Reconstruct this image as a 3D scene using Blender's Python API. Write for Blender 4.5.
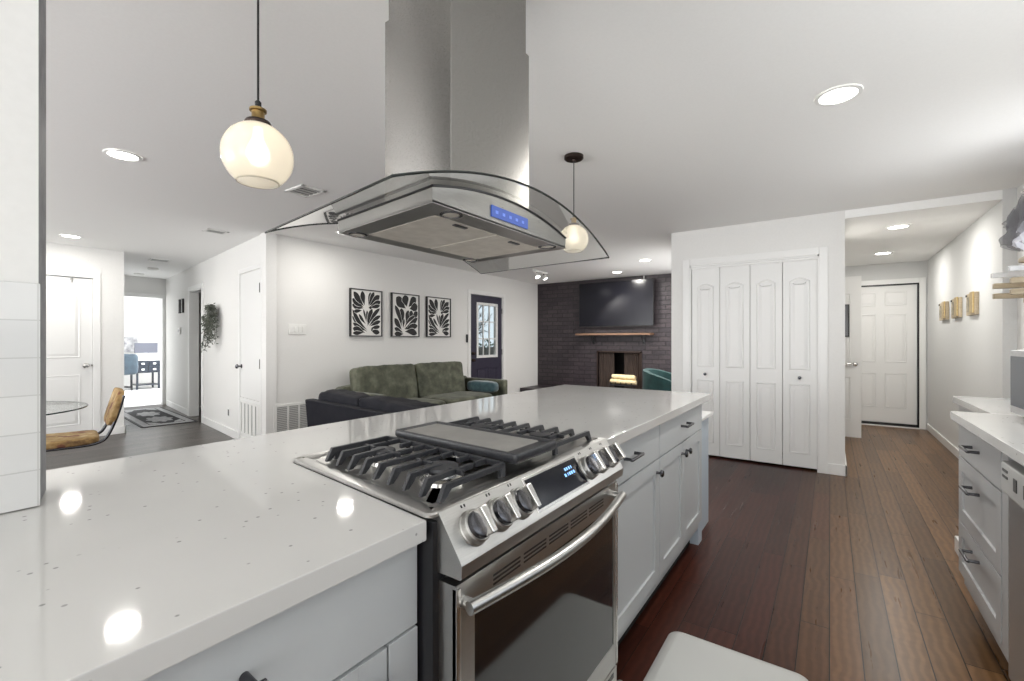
import bpy, bmesh, math, random
from mathutils import Vector, Matrix, noise
from math import sin, cos, pi, radians, sqrt
random.seed(7)
SC = bpy.context.scene
COL = SC.collection
for o in list(bpy.data.objects): bpy.data.objects.remove(o)

# ------------------------------------------------------------------ camera, world, exposure, fill lights
EYE = 1.245
YAW = math.atan(318/455)
cam = bpy.data.cameras.new('camera'); cam.sensor_width = 36; cam.lens = 455/1024*36; cam.clip_start = .02
co = bpy.data.objects.new('camera', cam); COL.objects.link(co)
co.location = (0, 0, EYE); co.rotation_euler = (pi/2, 0, YAW - pi/2); SC.camera = co
SC.view_settings.view_transform = 'Standard'; SC.view_settings.look = 'None'
SC.view_settings.gamma = 1; SC.view_settings.use_curve_mapping = False
SC.view_settings.exposure = 1.08
SC.cycles.max_bounces = 12; SC.cycles.diffuse_bounces = 6; SC.cycles.transparent_max_bounces = 12
SC.cycles.caustics_reflective = False; SC.cycles.caustics_refractive = False
SC.cycles.sample_clamp_indirect = 6
W = bpy.data.worlds.new('sky'); SC.world = W; W.use_nodes = True
W.node_tree.nodes['Background'].inputs[0].default_value = (.80, .90, 1, 1)
W.node_tree.nodes['Background'].inputs[1].default_value = .5

def light(name, kind, loc, energy, color=(1, 1, 1), size=.2, size_y=None, target=None, shape=None, spread=None):
    l = bpy.data.lights.new(name, kind); l.energy = energy; l.color = color
    if kind == 'AREA':
        l.size = size
        if size_y: l.shape = 'RECTANGLE'; l.size_y = size_y
        if shape: l.shape = shape
        if spread: l.spread = spread
    else: l.shadow_soft_size = size
    o = bpy.data.objects.new(name, l); COL.objects.link(o); o.location = loc
    if target is not None:
        o.rotation_euler = (Vector(target)-Vector(loc)).to_track_quat('-Z', 'Y').to_euler()
    return o
# fill lights added at made-up unseen windows, plus daylight for the bright office
light('daylight_kitchen', 'AREA', (-3.38, .05, 1.3), 50, (1, .985, .96), 2.1, 2.0, (-2.2, .05, 2.5))
light('daylight_dining', 'AREA', (-3.38, 4.6, 1.3), 150, (1, .99, .98), 4.6, 2.1, (-2.4, 4.6, 2.6))
light('daylight_sink', 'AREA', (.9, -1.17, 1.6), 9, (1, .99, .97), 2.6, 1.0, (.9, -.5, 2.6))
light('daylight_side', 'AREA', (3.83, -1.16, 1.65), 4, (1, .99, .97), .9, 1.1, (3.6, -.4, 2.4))
light('daylight_office', 'AREA', (5.4, 13.1, 1.4), 120, (.96, .98, 1), 2.1, 1.7, (2.6, 11.4, 1.3))  # bright office daylight; the side window letting it in is added, unseen
light('daylight_living', 'AREA', (7.1, 1.47, 1.5), 11, (1, .99, .98), 1.7, 1.1, (6.8, 3, 1.3))

# ------------------------------------------------------------------ materials
def mat(name, col=(.8, .8, .8), rough=.5, metal=0, **k):
    m = bpy.data.materials.new(name); m.use_nodes = True
    b = m.node_tree.nodes['Principled BSDF']
    b.inputs['Base Color'].default_value = (*col, 1); b.inputs['Roughness'].default_value = rough
    b.inputs['Metallic'].default_value = metal
    for a, v in k.items():
        n = a.replace('_', ' ')
        for i in b.inputs:
            if i.name.lower() == n: i.default_value = (*v, 1) if isinstance(v, tuple) else v
    return m
def nd(m, t, **k):
    n = m.node_tree.nodes.new(t)
    for a, v in k.items(): setattr(n, a, v)
    return n
def lk(m, a, b): m.node_tree.links.new(a, b)
def pbsdf(m): return m.node_tree.nodes['Principled BSDF']
def coords(m, scale=(1, 1, 1), rot=(0, 0, 0), loc=(0, 0, 0)):
    t = nd(m, 'ShaderNodeTexCoord'); p = nd(m, 'ShaderNodeMapping')
    p.inputs['Scale'].default_value = scale; p.inputs['Rotation'].default_value = rot; p.inputs['Location'].default_value = loc
    lk(m, t.outputs['Object'], p.inputs['Vector']); return p.outputs['Vector']
def ramp(m, fac, stops):
    r = nd(m, 'ShaderNodeValToRGB'); e = r.color_ramp.elements
    while len(e) < len(stops): e.new(.5)
    for x, (p, c) in zip(e, stops): x.position = p; x.color = (*c, 1)
    lk(m, fac, r.inputs['Fac']); return r.outputs['Color']
def noisetex(m, vec, scale, detail=3, rough=.5):
    n = nd(m, 'ShaderNodeTexNoise'); n.inputs['Scale'].default_value = scale; n.inputs['Detail'].default_value = detail
    n.inputs['Roughness'].default_value = rough; lk(m, vec, n.inputs['Vector']); return n.outputs['Fac']
def bump(m, h, strength=.2, dist=.01):
    b = nd(m, 'ShaderNodeBump'); b.inputs['Strength'].default_value = strength; b.inputs['Distance'].default_value = dist
    lk(m, h, b.inputs['Height']); lk(m, b.outputs['Normal'], pbsdf(m).inputs['Normal'])
def noisy(name, c1, c2, scale=8, rough=.5, metal=0, stretch=(1, 1, 1), bmp=0, detail=4, **k):
    m = mat(name, c1, rough, metal, **k); f = noisetex(m, coords(m, stretch), scale, detail)
    lk(m, ramp(m, f, [(.3, c1), (.7, c2)]), pbsdf(m).inputs['Base Color'])
    if bmp: bump(m, f, bmp, .005)
    return m
def math_(m, op, a, b=None, c=None):
    n = nd(m, 'ShaderNodeMath', operation=op)
    for i, v in enumerate((a, b, c)):
        if v is None: continue
        if isinstance(v, (int, float)): n.inputs[i].default_value = v
        else: lk(m, v, n.inputs[i])
    return n.outputs[0]
def mixc(m, fac, a, b, mode='MIX'):
    n = nd(m, 'ShaderNodeMix', data_type='RGBA', blend_type=mode)
    for i, v in ((0, fac), (6, a), (7, b)):
        if isinstance(v, tuple): n.inputs[i].default_value = (*v, 1)
        elif isinstance(v, (int, float)): n.inputs[i].default_value = v
        else: lk(m, v, n.inputs[i])
    return n.outputs[2]

M = {}
ANISO = 0.25
M['wall'] = noisy('wall_paint', (.77, .765, .75), (.79, .785, .77), 60, .85, bmp=.05)
M['ceiling'] = noisy('ceiling_paint', (.89, .89, .88), (.91, .91, .90), 80, .9, bmp=.05)
M['hallpaint'] = noisy('hall_grey_paint', (.66, .665, .66), (.68, .685, .68), 60, .85, bmp=.05)
M['trim'] = mat('trim_paint', (.82, .82, .81), .35)
M['door'] = mat('door_paint', (.80, .80, .79), .38)
M['greypaint'] = noisy('grey_end_paint', (.22, .22, .23), (.30, .30, .31), 30, .7)
M['cab'] = mat('cabinet_paint', (.50, .52, .53), .35)
M['cabr'] = mat('cabinet_paint_grey', (.46, .465, .47), .38)
M['cabend'] = mat('cabinet_end_blue_grey', (.50, .57, .64), .4)
M['black'] = mat('black_enamel', (.012, .012, .014), .28)
M['iron'] = noisy('cast_iron', (.02, .021, .025), (.032, .033, .038), 160, .42, bmp=.1)
M['griddle'] = noisy('griddle_grey', (.22, .215, .20), (.30, .29, .275), 12, .40, 0, bmp=.05)
M['dark'] = mat('dark_void', (.01, .01, .01), .8)
M['chrome'] = mat('satin_nickel', (.62, .61, .59), .22, 1)
M['pewter'] = mat('dark_nickel', (.11, .11, .12), .25, 1)
M['brass'] = mat('aged_brass', (.42, .29, .12), .32, 1)
M['bronze'] = mat('dark_bronze', (.05, .035, .03), .4, .8)
M['cord'] = mat('black_cord', (.01, .01, .01), .6)
M['whiteplastic'] = mat('white_plastic', (.80, .80, .78), .4)
M['paper'] = mat('art_paper', (.80, .79, .77), .7)
M['ink'] = mat('art_ink', (.008, .008, .009), .6)
M['blackframe'] = mat('black_frame', (.012, .012, .012), .35)
M['plum'] = noisy('plum_door_paint', (.032, .028, .05), (.040, .036, .06), 20, .4)
M['leather'] = noisy('navy_black_leather', (.006, .0065, .011), (.011, .011, .016), 9, .65, bmp=.3, specular_ior_level=.2)
M['teal'] = noisy('teal_velvet', (.006, .035, .036), (.014, .065, .064), 14, .75, bmp=.1, sheen_weight=.1)
M['tealblue'] = noisy('blue_teal_velvet', (.02, .06, .08), (.06, .13, .145), 16, .7, bmp=.1, sheen_weight=.6)
M['tan'] = noisy('pale_wood', (.40, .32, .21), (.54, .45, .32), 9, .5, stretch=(1, 1, 12))
M['mantel'] = noisy('mantel_wood', (.16, .085, .05), (.24, .14, .085), 8, .5, stretch=(12, 1, 12))
M['birch'] = noisy('birch_logs', (.75, .58, .30), (.85, .74, .50), 20, .6)
M['mesh'] = noisy('fire_mesh', (.035, .024, .02), (.075, .05, .04), 6, .6, stretch=(1, 14, 1))
M['gold'] = noisy('gilt_edge', (.45, .33, .15), (.6, .47, .25), 30, .4, .6)
M['velvet'] = None
def stainless(name, col=(.52, .515, .50), rough=.31, stretch=(1, 1, 1), bmp=.02):
    m = mat(name, col, rough, 1); f = noisetex(m, coords(m, stretch), 60, 3)
    lk(m, ramp(m, f, [(.3, tuple(c*.93 for c in col)), (.7, tuple(min(1, c*1.05) for c in col))]), pbsdf(m).inputs['Base Color'])
    r = math_(m, 'MULTIPLY_ADD', f, .12, rough-.06); lk(m, r, pbsdf(m).inputs['Roughness']); bump(m, f, bmp, .002)
    return m
M['steel'] = stainless('stainless_brushed_wide', stretch=(.4, 8, 8))
M['steelv'] = stainless('stainless_brushed_tall', (.31, .30, .285), .28, (2, 2, 60), .01)
pbsdf(M['steelv']).inputs['Anisotropic'].default_value = .85; pbsdf(M['steelv']).inputs['Anisotropic Rotation'].default_value = ANISO
_t = nd(M['steelv'], 'ShaderNodeTangent', direction_type='RADIAL', axis='Z'); lk(M['steelv'], _t.outputs[0], pbsdf(M['steelv']).inputs['Tangent'])
M['steelh'] = stainless('stainless_hood', (.36, .355, .345), .30, stretch=(.4, 8, 8))
M['steelu'] = stainless('stainless_underside', (.42, .41, .40), .30, (8, .4, 8))
M['filter'] = noisy('grease_filter', (.66, .62, .56), (.78, .74, .68), 25, .5, .5)
# velvet green
m = M['velvet'] = mat('olive_velvet', (.1, .1, .07), .75, sheen_weight=.15, sheen_roughness=.4)
v = coords(m, (1, 1, 1)); f = noisetex(m, v, 7, 5, .6)
lk(m, ramp(m, f, [(.30, (.035, .04, .026)), (.5, (.085, .09, .06)), (.72, (.17, .175, .125))]), pbsdf(m).inputs['Base Color']); bump(m, f, .25, .02)
# quartz
m = M['quartz'] = mat('speckled_quartz', (.8, .79, .77), .05)
v = coords(m)
vo = nd(m, 'ShaderNodeTexVoronoi'); vo.inputs['Scale'].default_value = 42; lk(m, v, vo.inputs['Vector'])
sp = ramp(m, vo.outputs['Distance'], [(.0, (1, 1, 1)), (.10, (1, 1, 1)), (.16, (0, 0, 0))])
pick = ramp(m, vo.outputs['Color'], [(.0, (0, 0, 0)), (.60, (0, 0, 0)), (.64, (1, 1, 1))])
msk = mixc(m, 1.0, sp, pick, 'MULTIPLY')
f = noisetex(m, v, 3, 2); base = ramp(m, f, [(.3, (.565, .56, .545)), (.7, (.60, .594, .58))])
lk(m, mixc(m, msk, base, (.30, .295, .29)), pbsdf(m).inputs['Base Color'])
# wood floor: planks along X
m = M['floor'] = mat('plank_floor', (.1, .05, .04), .28)
v = coords(m, loc=(0, .0, 0))
sx = nd(m, 'ShaderNodeSeparateXYZ'); lk(m, v, sx.inputs[0])
PW = .107
row = math_(m, 'FLOOR', math_(m, 'DIVIDE', sx.outputs[1], PW))
wn = nd(m, 'ShaderNodeTexWhiteNoise', noise_dimensions='1D'); lk(m, row, wn.inputs['W'])
shift = math_(m, 'MULTIPLY_ADD', wn.outputs['Value'], 1.3, sx.outputs[0])
cell = math_(m, 'FLOOR', math_(m, 'DIVIDE', shift, 1.05))
w2 = nd(m, 'ShaderNodeTexWhiteNoise', noise_dimensions='2D'); cb = nd(m, 'ShaderNodeCombineXYZ')
lk(m, row, cb.inputs[0]); lk(m, cell, cb.inputs[1]); lk(m, cb.outputs[0], w2.inputs['Vector'])
def edge(fr, w):  # 1 near a joint
    a = math_(m, 'LESS_THAN', fr, w); return a
fy = math_(m, 'FRACT', math_(m, 'DIVIDE', sx.outputs[1], PW)); fx = math_(m, 'FRACT', math_(m, 'DIVIDE', shift, 1.05))
joint = math_(m, 'MAXIMUM', edge(fy, .034), edge(fx, .0036))
gv = nd(m, 'ShaderNodeCombineXYZ'); lk(m, math_(m, 'MULTIPLY', sx.outputs[0], .9), gv.inputs[0]); lk(m, math_(m, 'MULTIPLY', sx.outputs[1], 14), gv.inputs[1]); lk(m, w2.outputs['Value'], gv.inputs[2])
g = noisetex(m, gv.outputs[0], 2.2, 5, .6)
gv2 = nd(m, 'ShaderNodeCombineXYZ'); lk(m, math_(m, 'MULTIPLY', sx.outputs[0], 20), gv2.inputs[0]); lk(m, math_(m, 'MULTIPLY', sx.outputs[1], 3), gv2.inputs[1]); lk(m, math_(m, 'MULTIPLY', w2.outputs['Value'], 9), gv2.inputs[2])
g2 = noisetex(m, gv2.outputs[0], 1.5, 2)
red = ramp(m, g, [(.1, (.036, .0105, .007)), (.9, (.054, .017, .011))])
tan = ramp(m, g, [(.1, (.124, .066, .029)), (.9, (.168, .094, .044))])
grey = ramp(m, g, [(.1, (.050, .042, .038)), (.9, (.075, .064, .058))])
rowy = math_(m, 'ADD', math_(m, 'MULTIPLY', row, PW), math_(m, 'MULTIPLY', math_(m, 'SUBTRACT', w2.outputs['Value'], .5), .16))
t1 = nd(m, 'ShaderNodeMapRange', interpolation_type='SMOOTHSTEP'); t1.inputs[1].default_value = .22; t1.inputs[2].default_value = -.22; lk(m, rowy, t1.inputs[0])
c = mixc(m, t1.outputs[0], red, tan)  # tan towards low Y paints floor glare into the plank colour
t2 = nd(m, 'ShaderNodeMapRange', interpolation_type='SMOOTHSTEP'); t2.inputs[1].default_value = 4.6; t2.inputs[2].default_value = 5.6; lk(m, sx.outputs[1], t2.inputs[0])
c = mixc(m, t2.outputs[0], c, grey)  # greyer planks at high Y paint cool hall light into the colour
val = ramp(m, w2.outputs['Value'], [(0, (.66, .64, .64)), (1, (1.34, 1.3, 1.25))])
c = mixc(m, 1.0, c, val, 'MULTIPLY')
c = mixc(m, .25, c, mixc(m, 1.0, c, ramp(m, g2, [(.3, (.75, .75, .75)), (.7, (1.3, 1.3, 1.3))]), 'MULTIPLY'))
wv = nd(m, 'ShaderNodeTexWave', wave_type='BANDS', bands_direction='Y'); wv.inputs['Scale'].default_value = 9; wv.inputs['Distortion'].default_value = 5; wv.inputs['Detail'].default_value = 1.5; wv.inputs['Detail Scale'].default_value = .8
gv3 = nd(m, 'ShaderNodeCombineXYZ'); lk(m, math_(m, 'MULTIPLY', shift, 1.1), gv3.inputs[0]); lk(m, sx.outputs[1], gv3.inputs[1]); lk(m, math_(m, 'MULTIPLY', w2.outputs['Value'], 30), gv3.inputs[2]); lk(m, gv3.outputs[0], wv.inputs['Vector'])
c = mixc(m, 1.0, c, ramp(m, wv.outputs['Fac'], [(.2, (.84, .83, .82)), (.9, (1.10, 1.10, 1.10))]), 'MULTIPLY')
c = mixc(m, joint, c, (.006, .004, .003))
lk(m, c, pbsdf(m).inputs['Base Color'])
lk(m, math_(m, 'MULTIPLY_ADD', g, .10, .24), pbsdf(m).inputs['Roughness'])
pbsdf(m).inputs['Specular IOR Level'].default_value = .18
bump(m, math_(m, 'SUBTRACT', 1.0, joint), .3, .002)
# brick (painted), for a wall lying in the YZ plane
m = M['brick'] = mat('painted_brick', (.03, .025, .03), .42)
tc = nd(m, 'ShaderNodeTexCoord'); sp_ = nd(m, 'ShaderNodeSeparateXYZ'); cb_ = nd(m, 'ShaderNodeCombineXYZ')
lk(m, tc.outputs['Object'], sp_.inputs[0])
lk(m, math_(m, 'ADD', sp_.outputs[1], sp_.outputs[0]), cb_.inputs[0]); lk(m, sp_.outputs[2], cb_.inputs[1])
bt = nd(m, 'ShaderNodeTexBrick'); lk(m, cb_.outputs[0], bt.inputs['Vector'])
bt.inputs['Scale'].default_value = 1; bt.inputs['Brick Width'].default_value = .245; bt.inputs['Row Height'].default_value = .082
bt.inputs['Mortar Size'].default_value = .007; bt.inputs['Mortar Smooth'].default_value = .3
bt.inputs['Color1'].default_value = (.026, .019, .024, 1); bt.inputs['Color2'].default_value = (.044, .032, .037, 1); bt.inputs['Mortar'].default_value = (.012, .009, .011, 1)
nf = noisetex(m, tc.outputs['Object'], 25, 4)
lk(m, mixc(m, .5, bt.outputs['Color'], mixc(m, 1.0, bt.outputs['Color'], ramp(m, nf, [(.3, (.6, .6, .6)), (.7, (1.5, 1.5, 1.5))]), 'MULTIPLY')), pbsdf(m).inputs['Base Color'])
bump(m, math_(m, 'ADD', math_(m, 'SUBTRACT', 1.0, bt.outputs['Fac']), math_(m, 'MULTIPLY', nf, .4)), .8, .012)
# tile splash for a wall in the XZ plane
m = M['tile'] = mat('white_tile', (.8, .8, .79), .12)
tc = nd(m, 'ShaderNodeTexCoord'); sp_ = nd(m, 'ShaderNodeSeparateXYZ'); cb_ = nd(m, 'ShaderNodeCombineXYZ')
lk(m, tc.outputs['Object'], sp_.inputs[0]); lk(m, math_(m, 'ADD', sp_.outputs[0], .105), cb_.inputs[0]); lk(m, math_(m, 'SUBTRACT', sp_.outputs[2], .915), cb_.inputs[1])
bt = nd(m, 'ShaderNodeTexBrick', offset=0); lk(m, cb_.outputs[0], bt.inputs['Vector'])
bt.inputs['Scale'].default_value = 1; bt.inputs['Brick Width'].default_value = .153; bt.inputs['Row Height'].default_value = .074; bt.inputs['Mortar Size'].default_value = .0012
bt.inputs['Color1'].default_value = (.64, .64, .635, 1); bt.inputs['Color2'].default_value = (.68, .68, .67, 1); bt.inputs['Mortar'].default_value = (.52, .52, .51, 1)
lk(m, bt.outputs['Color'], pbsdf(m).inputs['Base Color']); bump(m, math_(m, 'SUBTRACT', 1.0, bt.outputs['Fac']), .3, .002)
# chair upholstery
m = M['hide'] = mat('tan_floral_weave', (.5, .35, .15), .8)
v = coords(m); f = noisetex(m, v, 11, 4, .6); f2 = noisetex(m, coords(m, loc=(3, 5, 1)), 9, 2)
c = ramp(m, f, [(.33, (.12, .065, .025)), (.45, (.27, .165, .06)), (.6, (.38, .26, .12)), (.72, (.55, .46, .31))])
lk(m, mixc(m, ramp(m, f2, [(.57, (0, 0, 0)), (.62, (1, 1, 1))]), c, (.16, .055, .03)), pbsdf(m).inputs['Base Color'])
# leaves
M['leaf'] = noisy('dusty_green_leaf', (.045, .055, .04), (.15, .16, .13), 15, .6)
M['pot'] = mat('grey_wall_pot', (.35, .35, .34), .6)
# thin glass family: transparent with fresnel reflections
def thin_glass(name, tint, refl=1.0, rough=.02, base=0.0):
    m = bpy.data.materials.new(name); m.use_nodes = True; nt = m.node_tree; nt.nodes.clear()
    out = nd(m, 'ShaderNodeOutputMaterial'); tr = nd(m, 'ShaderNodeBsdfTransparent'); gl = nd(m, 'ShaderNodeBsdfGlossy'); mx = nd(m, 'ShaderNodeMixShader')
    tr.inputs[0].default_value = (*tint, 1); gl.inputs['Roughness'].default_value = rough
    fr = nd(m, 'ShaderNodeLayerWeight'); fr.inputs[0].default_value = .5
    lk(m, math_(m, 'MULTIPLY_ADD', math_(m, 'POWER', fr.outputs['Facing'], 5.0), .9*refl, .035+base), mx.inputs[0]); lk(m, tr.outputs[0], mx.inputs[1]); lk(m, gl.outputs[0], mx.inputs[2]); lk(m, mx.outputs[0], out.inputs[0])
    return m
M['glass'] = thin_glass('clear_glass', (.96, .98, .97))
M['hoodglass'] = thin_glass('hood_glass', (.95, .96, .94), 1.3, .03, .20)
M['ovenglass'] = mat('oven_glass', (.006, .006, .007), .06, 0, specular_ior_level=.9)
M['tvglass'] = mat('tv_screen', (.006, .006, .010), .2, 0, specular_ior_level=.4)
M['mwglass'] = mat('microwave_window', (.045, .055, .075), .14, 0)
M['display'] = mat('range_display', (.006, .007, .012), .12)
m = M['tulle'] = mat('grey_tulle', (.26, .26, .28), .8, alpha=.5)
m = M['whitetulle'] = mat('white_tulle', (.78, .78, .84), .8, alpha=.5)
def emis(name, col, s):
    m = mat(name, col, .5); b = pbsdf(m); b.inputs['Emission Color'].default_value = (*col, 1); b.inputs['Emission Strength'].default_value = s; return m
M['led'] = emis('downlight_led', (1, .98, .94), 7)
M['bulb'] = emis('lamp_bulb', (1, .92, .78), 4)
M['bluelcd'] = emis('blue_lcd', (.03, .07, .30), .30)
M['bluedigit'] = emis('blue_digits', (.20, .42, .85), .7)
M['icon'] = emis('pale_blue_icons', (.10, .17, .5), .35)
# pearl globe
m = M['pearl'] = bpy.data.materials.new('pearl_glass'); m.use_nodes = True; m.node_tree.nodes.clear()
out = nd(m, 'ShaderNodeOutputMaterial'); a1 = nd(m, 'ShaderNodeBsdfTranslucent'); a2 = nd(m, 'ShaderNodeBsdfTransparent'); a3 = nd(m, 'ShaderNodeBsdfDiffuse'); gl = nd(m, 'ShaderNodeBsdfGlossy')
a1.inputs[0].default_value = (.80, .76, .68, 1); a2.inputs[0].default_value = (1, .97, .92, 1); a3.inputs[0].default_value = (.50, .48, .43, 1); gl.inputs['Roughness'].default_value = .08
m1 = nd(m, 'ShaderNodeMixShader'); m2 = nd(m, 'ShaderNodeMixShader'); m3 = nd(m, 'ShaderNodeMixShader'); fr = nd(m, 'ShaderNodeLayerWeight')
m1.inputs[0].default_value = .5; lk(m, a1.outputs[0], m1.inputs[1]); lk(m, a3.outputs[0], m1.inputs[2])
m2.inputs[0].default_value = .09; lk(m, m1.outputs[0], m2.inputs[1]); lk(m, a2.outputs[0], m2.inputs[2])
lk(m, math_(m, 'MULTIPLY_ADD', math_(m, 'POWER', fr.outputs['Facing'], 5.0), .8, .03), m3.inputs[0]); lk(m, m2.outputs[0], m3.inputs[1]); lk(m, gl.outputs[0], m3.inputs[2]); lk(m, m3.outputs[0], out.inputs[0])
M['bark'] = noisy('bark', (.05, .04, .03), (.10, .08, .06), 10, .9)
M['fence'] = noisy('grey_fence', (.10, .09, .08), (.16, .15, .13), 5, .8)
M['marble'] = noisy('grey_floral_print', (.22, .22, .25), (.75, .75, .76), 9, .6, detail=5)
M['officefloor'] = noisy('pale_carpet', (.66, .66, .66), (.72, .72, .72), 60, .9)
M['officedesk'] = mat('navy_lacquer', (.012, .018, .03), .3)
M['officechair'] = noisy('blue_velvet', (.008, .02, .035), (.02, .045, .065), 8, .7, sheen_weight=.5)
M['matgrey'] = mat('mat_grey', (.56, .565, .55), .6)
M['dw'] = mat('dishwasher_grey', (.42, .42, .42), .3, .7)
M['acrylic'] = mat('clear_acrylic', (.85, .86, .88), .1, 0, alpha=.55)

# ------------------------------------------------------------------ mesh helpers
class MB:
    """collects shapes (in place coordinates) for one mesh"""
    def __init__(s, *mats): s.bm = bmesh.new(); s.mats = list(mats); s.mi = 0; s.wn = False
    def use(s, m):
        if m not in s.mats: s.mats.append(m)
        s.mi = s.mats.index(m); return s
    def _mark(s, faces):
        for f in faces: f.material_index = s.mi
    def box(s, x0, x1, y0, y1, z0, z1, bev=0, seg=2):
        r = bmesh.ops.create_cube(s.bm, size=1); vs = r['verts']
        for v in vs:
            v.co = Vector(((x0+x1)/2+v.co.x*(x1-x0), (y0+y1)/2+v.co.y*(y1-y0), (z0+z1)/2+v.co.z*(z1-z0)))
        fs = set(f for v in vs for f in v.link_faces); s._mark(fs)
        if bev:
            s.wn = True
            es = list(set(e for v in vs for e in v.link_edges))
            b = bmesh.ops.bevel(s.bm, geom=es, offset=bev, segments=seg, profile=.5, affect='EDGES'); s._mark(b['faces'])
        return s
    def poly(s, pts):
        f = s.bm.faces.new([s.bm.verts.new(p) for p in pts]); f.material_index = s.mi; return f
    def prism(s, pts, vec, bev=0):
        """closed polygon (3D points) extruded along vec"""
        vec = Vector(vec); a = [s.bm.verts.new(p) for p in pts]; b = [s.bm.verts.new(Vector(p)+vec) for p in pts]
        n = len(pts); fs = [s.bm.faces.new(a), s.bm.faces.new(b[::-1])]
        for i in range(n): fs.append(s.bm.faces.new((a[i], b[i], b[(i+1) % n], a[(i+1) % n])))
        s._mark(fs); bmesh.ops.recalc_face_normals(s.bm, faces=fs)
        if bev:
            s.wn = True
            es = list(set(e for v in a+b for e in v.link_edges))
            r = bmesh.ops.bevel(s.bm, geom=es, offset=bev, segments=2, profile=.5, affect='EDGES'); s._mark(r['faces'])
        return s
    def cyl(s, p0, p1, r0, r1=None, n=24, cap=True):
        r1 = r0 if r1 is None else r1; p0 = Vector(p0); p1 = Vector(p1); d = (p1-p0).normalized()
        u = d.orthogonal().normalized(); w = d.cross(u)
        A = []; B = []
        for i in range(n):
            a = 2*pi*i/n; q = u*cos(a)+w*sin(a); A.append(s.bm.verts.new(p0+q*r0)); B.append(s.bm.verts.new(p1+q*r1))
        fs = [s.bm.faces.new((A[i], A[(i+1) % n], B[(i+1) % n], B[i])) for i in range(n)]
        if cap: fs += [s.bm.faces.new(A[::-1]), s.bm.faces.new(B)]
        s._mark(fs); return s
    def lathe(s, c, prof, axis=(0, 0, 1), n=32):
        """profile of (radius, height) about axis through c"""
        c = Vector(c); d = Vector(axis).normalized(); u = d.orthogonal().normalized(); w = d.cross(u); rings = []
        for r, h in prof:
            if r < 1e-6: rings.append([s.bm.verts.new(c+d*h)])
            else: rings.append([s.bm.verts.new(c+d*h+(u*cos(2*pi*i/n)+w*sin(2*pi*i/n))*r) for i in range(n)])
        fs = []
        for a, b in zip(rings, rings[1:]):
            for i in range(n):
                j = (i+1) % n
                q = [a[i % len(a)], a[j % len(a)], b[j % len(b)], b[i % len(b)]]
                q2 = []
                for x in q:
                    if x not in q2: q2.append(x)
                if len(q2) > 2: fs.append(s.bm.faces.new(q2))
        s._mark(fs); return s
    def tube(s, pts, r, n=10, cap=True):
        pts = [Vector(p) for p in pts]; rings = []; up = None
        for i, p in enumerate(pts):
            t = (pts[min(i+1, len(pts)-1)]-pts[max(i-1, 0)]).normalized()
            up = t.orthogonal().normalized() if up is None else (up-t*up.dot(t)).normalized()
            w = t.cross(up); rr = r[i] if isinstance(r, (list, tuple)) else r
            rings.append([s.bm.verts.new(p+(up*cos(2*pi*k/n)+w*sin(2*pi*k/n))*rr) for k in range(n)])
        fs = []
        for a, b in zip(rings, rings[1:]):
            for k in range(n): fs.append(s.bm.faces.new((a[k], a[(k+1) % n], b[(k+1) % n], b[k])))
        if cap: fs += [s.bm.faces.new(rings[0][::-1]), s.bm.faces.new(rings[-1])]
        s._mark(fs); return s
    def grid(s, fn, nu, nv, close_u=False):
        g = [[s.bm.verts.new(fn(i/nu, j/nv)) for j in range(nv+1)] for i in range(nu if close_u else nu+1)]
        fs = []
        for i in range(nu):
            a = g[i]; b = g[(i+1) % len(g)]
            for j in range(nv): fs.append(s.bm.faces.new((a[j], b[j], b[j+1], a[j+1])))
        s._mark(fs); return s
    def cushion(s, c, size, rx=6, puff=.0, wr=.0, seed=0, rot=None, n=14):
        """soft block: superellipsoid with wrinkles"""
        c = Vector(c); hx, hy, hz = (q/2 for q in size)
        D = {}
        def vert(i, j, k):
            key = (i, j, k)
            if key in D: return D[key]
            p = Vector((2*i/n-1, 2*j/n-1, 2*k/n-1)); l = (abs(p.x)**rx+abs(p.y)**rx+abs(p.z)**rx)**(1/rx); p = p/l
            e = 1+puff*(1-min(1, abs(p.x)**2))*(1-min(1, abs(p.z)**2))
            w = Vector((p.x*hx, p.y*hy*e, p.z*hz))
            if wr: w += p*wr*(noise.noise(Vector((w.x*9+seed, w.y*9, w.z*3)))+.5*noise.noise(Vector((w.x*22+seed, w.y*20, w.z*6))))
            if rot: w = rot @ w
            D[key] = s.bm.verts.new(c+w); return D[key]
        fs = []
        for a in range(n):
            for b in range(n):
                q = [(a, b), (a+1, b), (a+1, b+1), (a, b+1)]
                for z in (0, n):
                    o = q if z else q[::-1]
                    fs.append(s.bm.faces.new([vert(i, j, z) for i, j in o]))
                    fs.append(s.bm.faces.new([vert(z, i, j) for i, j in o]))
                    fs.append(s.bm.faces.new([vert(j, z, i) for i, j in o]))
        s._mark(fs); return s
    def warp(s, fn):
        for v in s.bm.verts: v.co = Vector(fn(v.co))
        return s
    def build(s, name, parent=None, kind=None, smooth=38, local=False):
        bm = s.bm
        if parent is not None and not local: bm.transform(PW_[parent.name].inverted())
        bm.normal_update(); lim = radians(smooth)
        for f in bm.faces: f.smooth = True
        for e in bm.edges:
            if len(e.link_faces) == 2 and e.calc_face_angle(0) > lim: e.smooth = False
        me = bpy.data.meshes.new(name); bm.to_mesh(me); bm.free()
        for m in s.mats: me.materials.append(m)
        o = bpy.data.objects.new(name, me); COL.objects.link(o)
        if parent is not None: o.parent = parent
        PW_[o.name] = PW_[parent.name] if parent is not None else Matrix.Identity(4)
        if s.wn:
            w = o.modifiers.new('weighted_normal', 'WEIGHTED_NORMAL'); w.keep_sharp = True; w.weight = 80
        if kind: o['kind'] = kind
        return o
PW_ = {}
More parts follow.
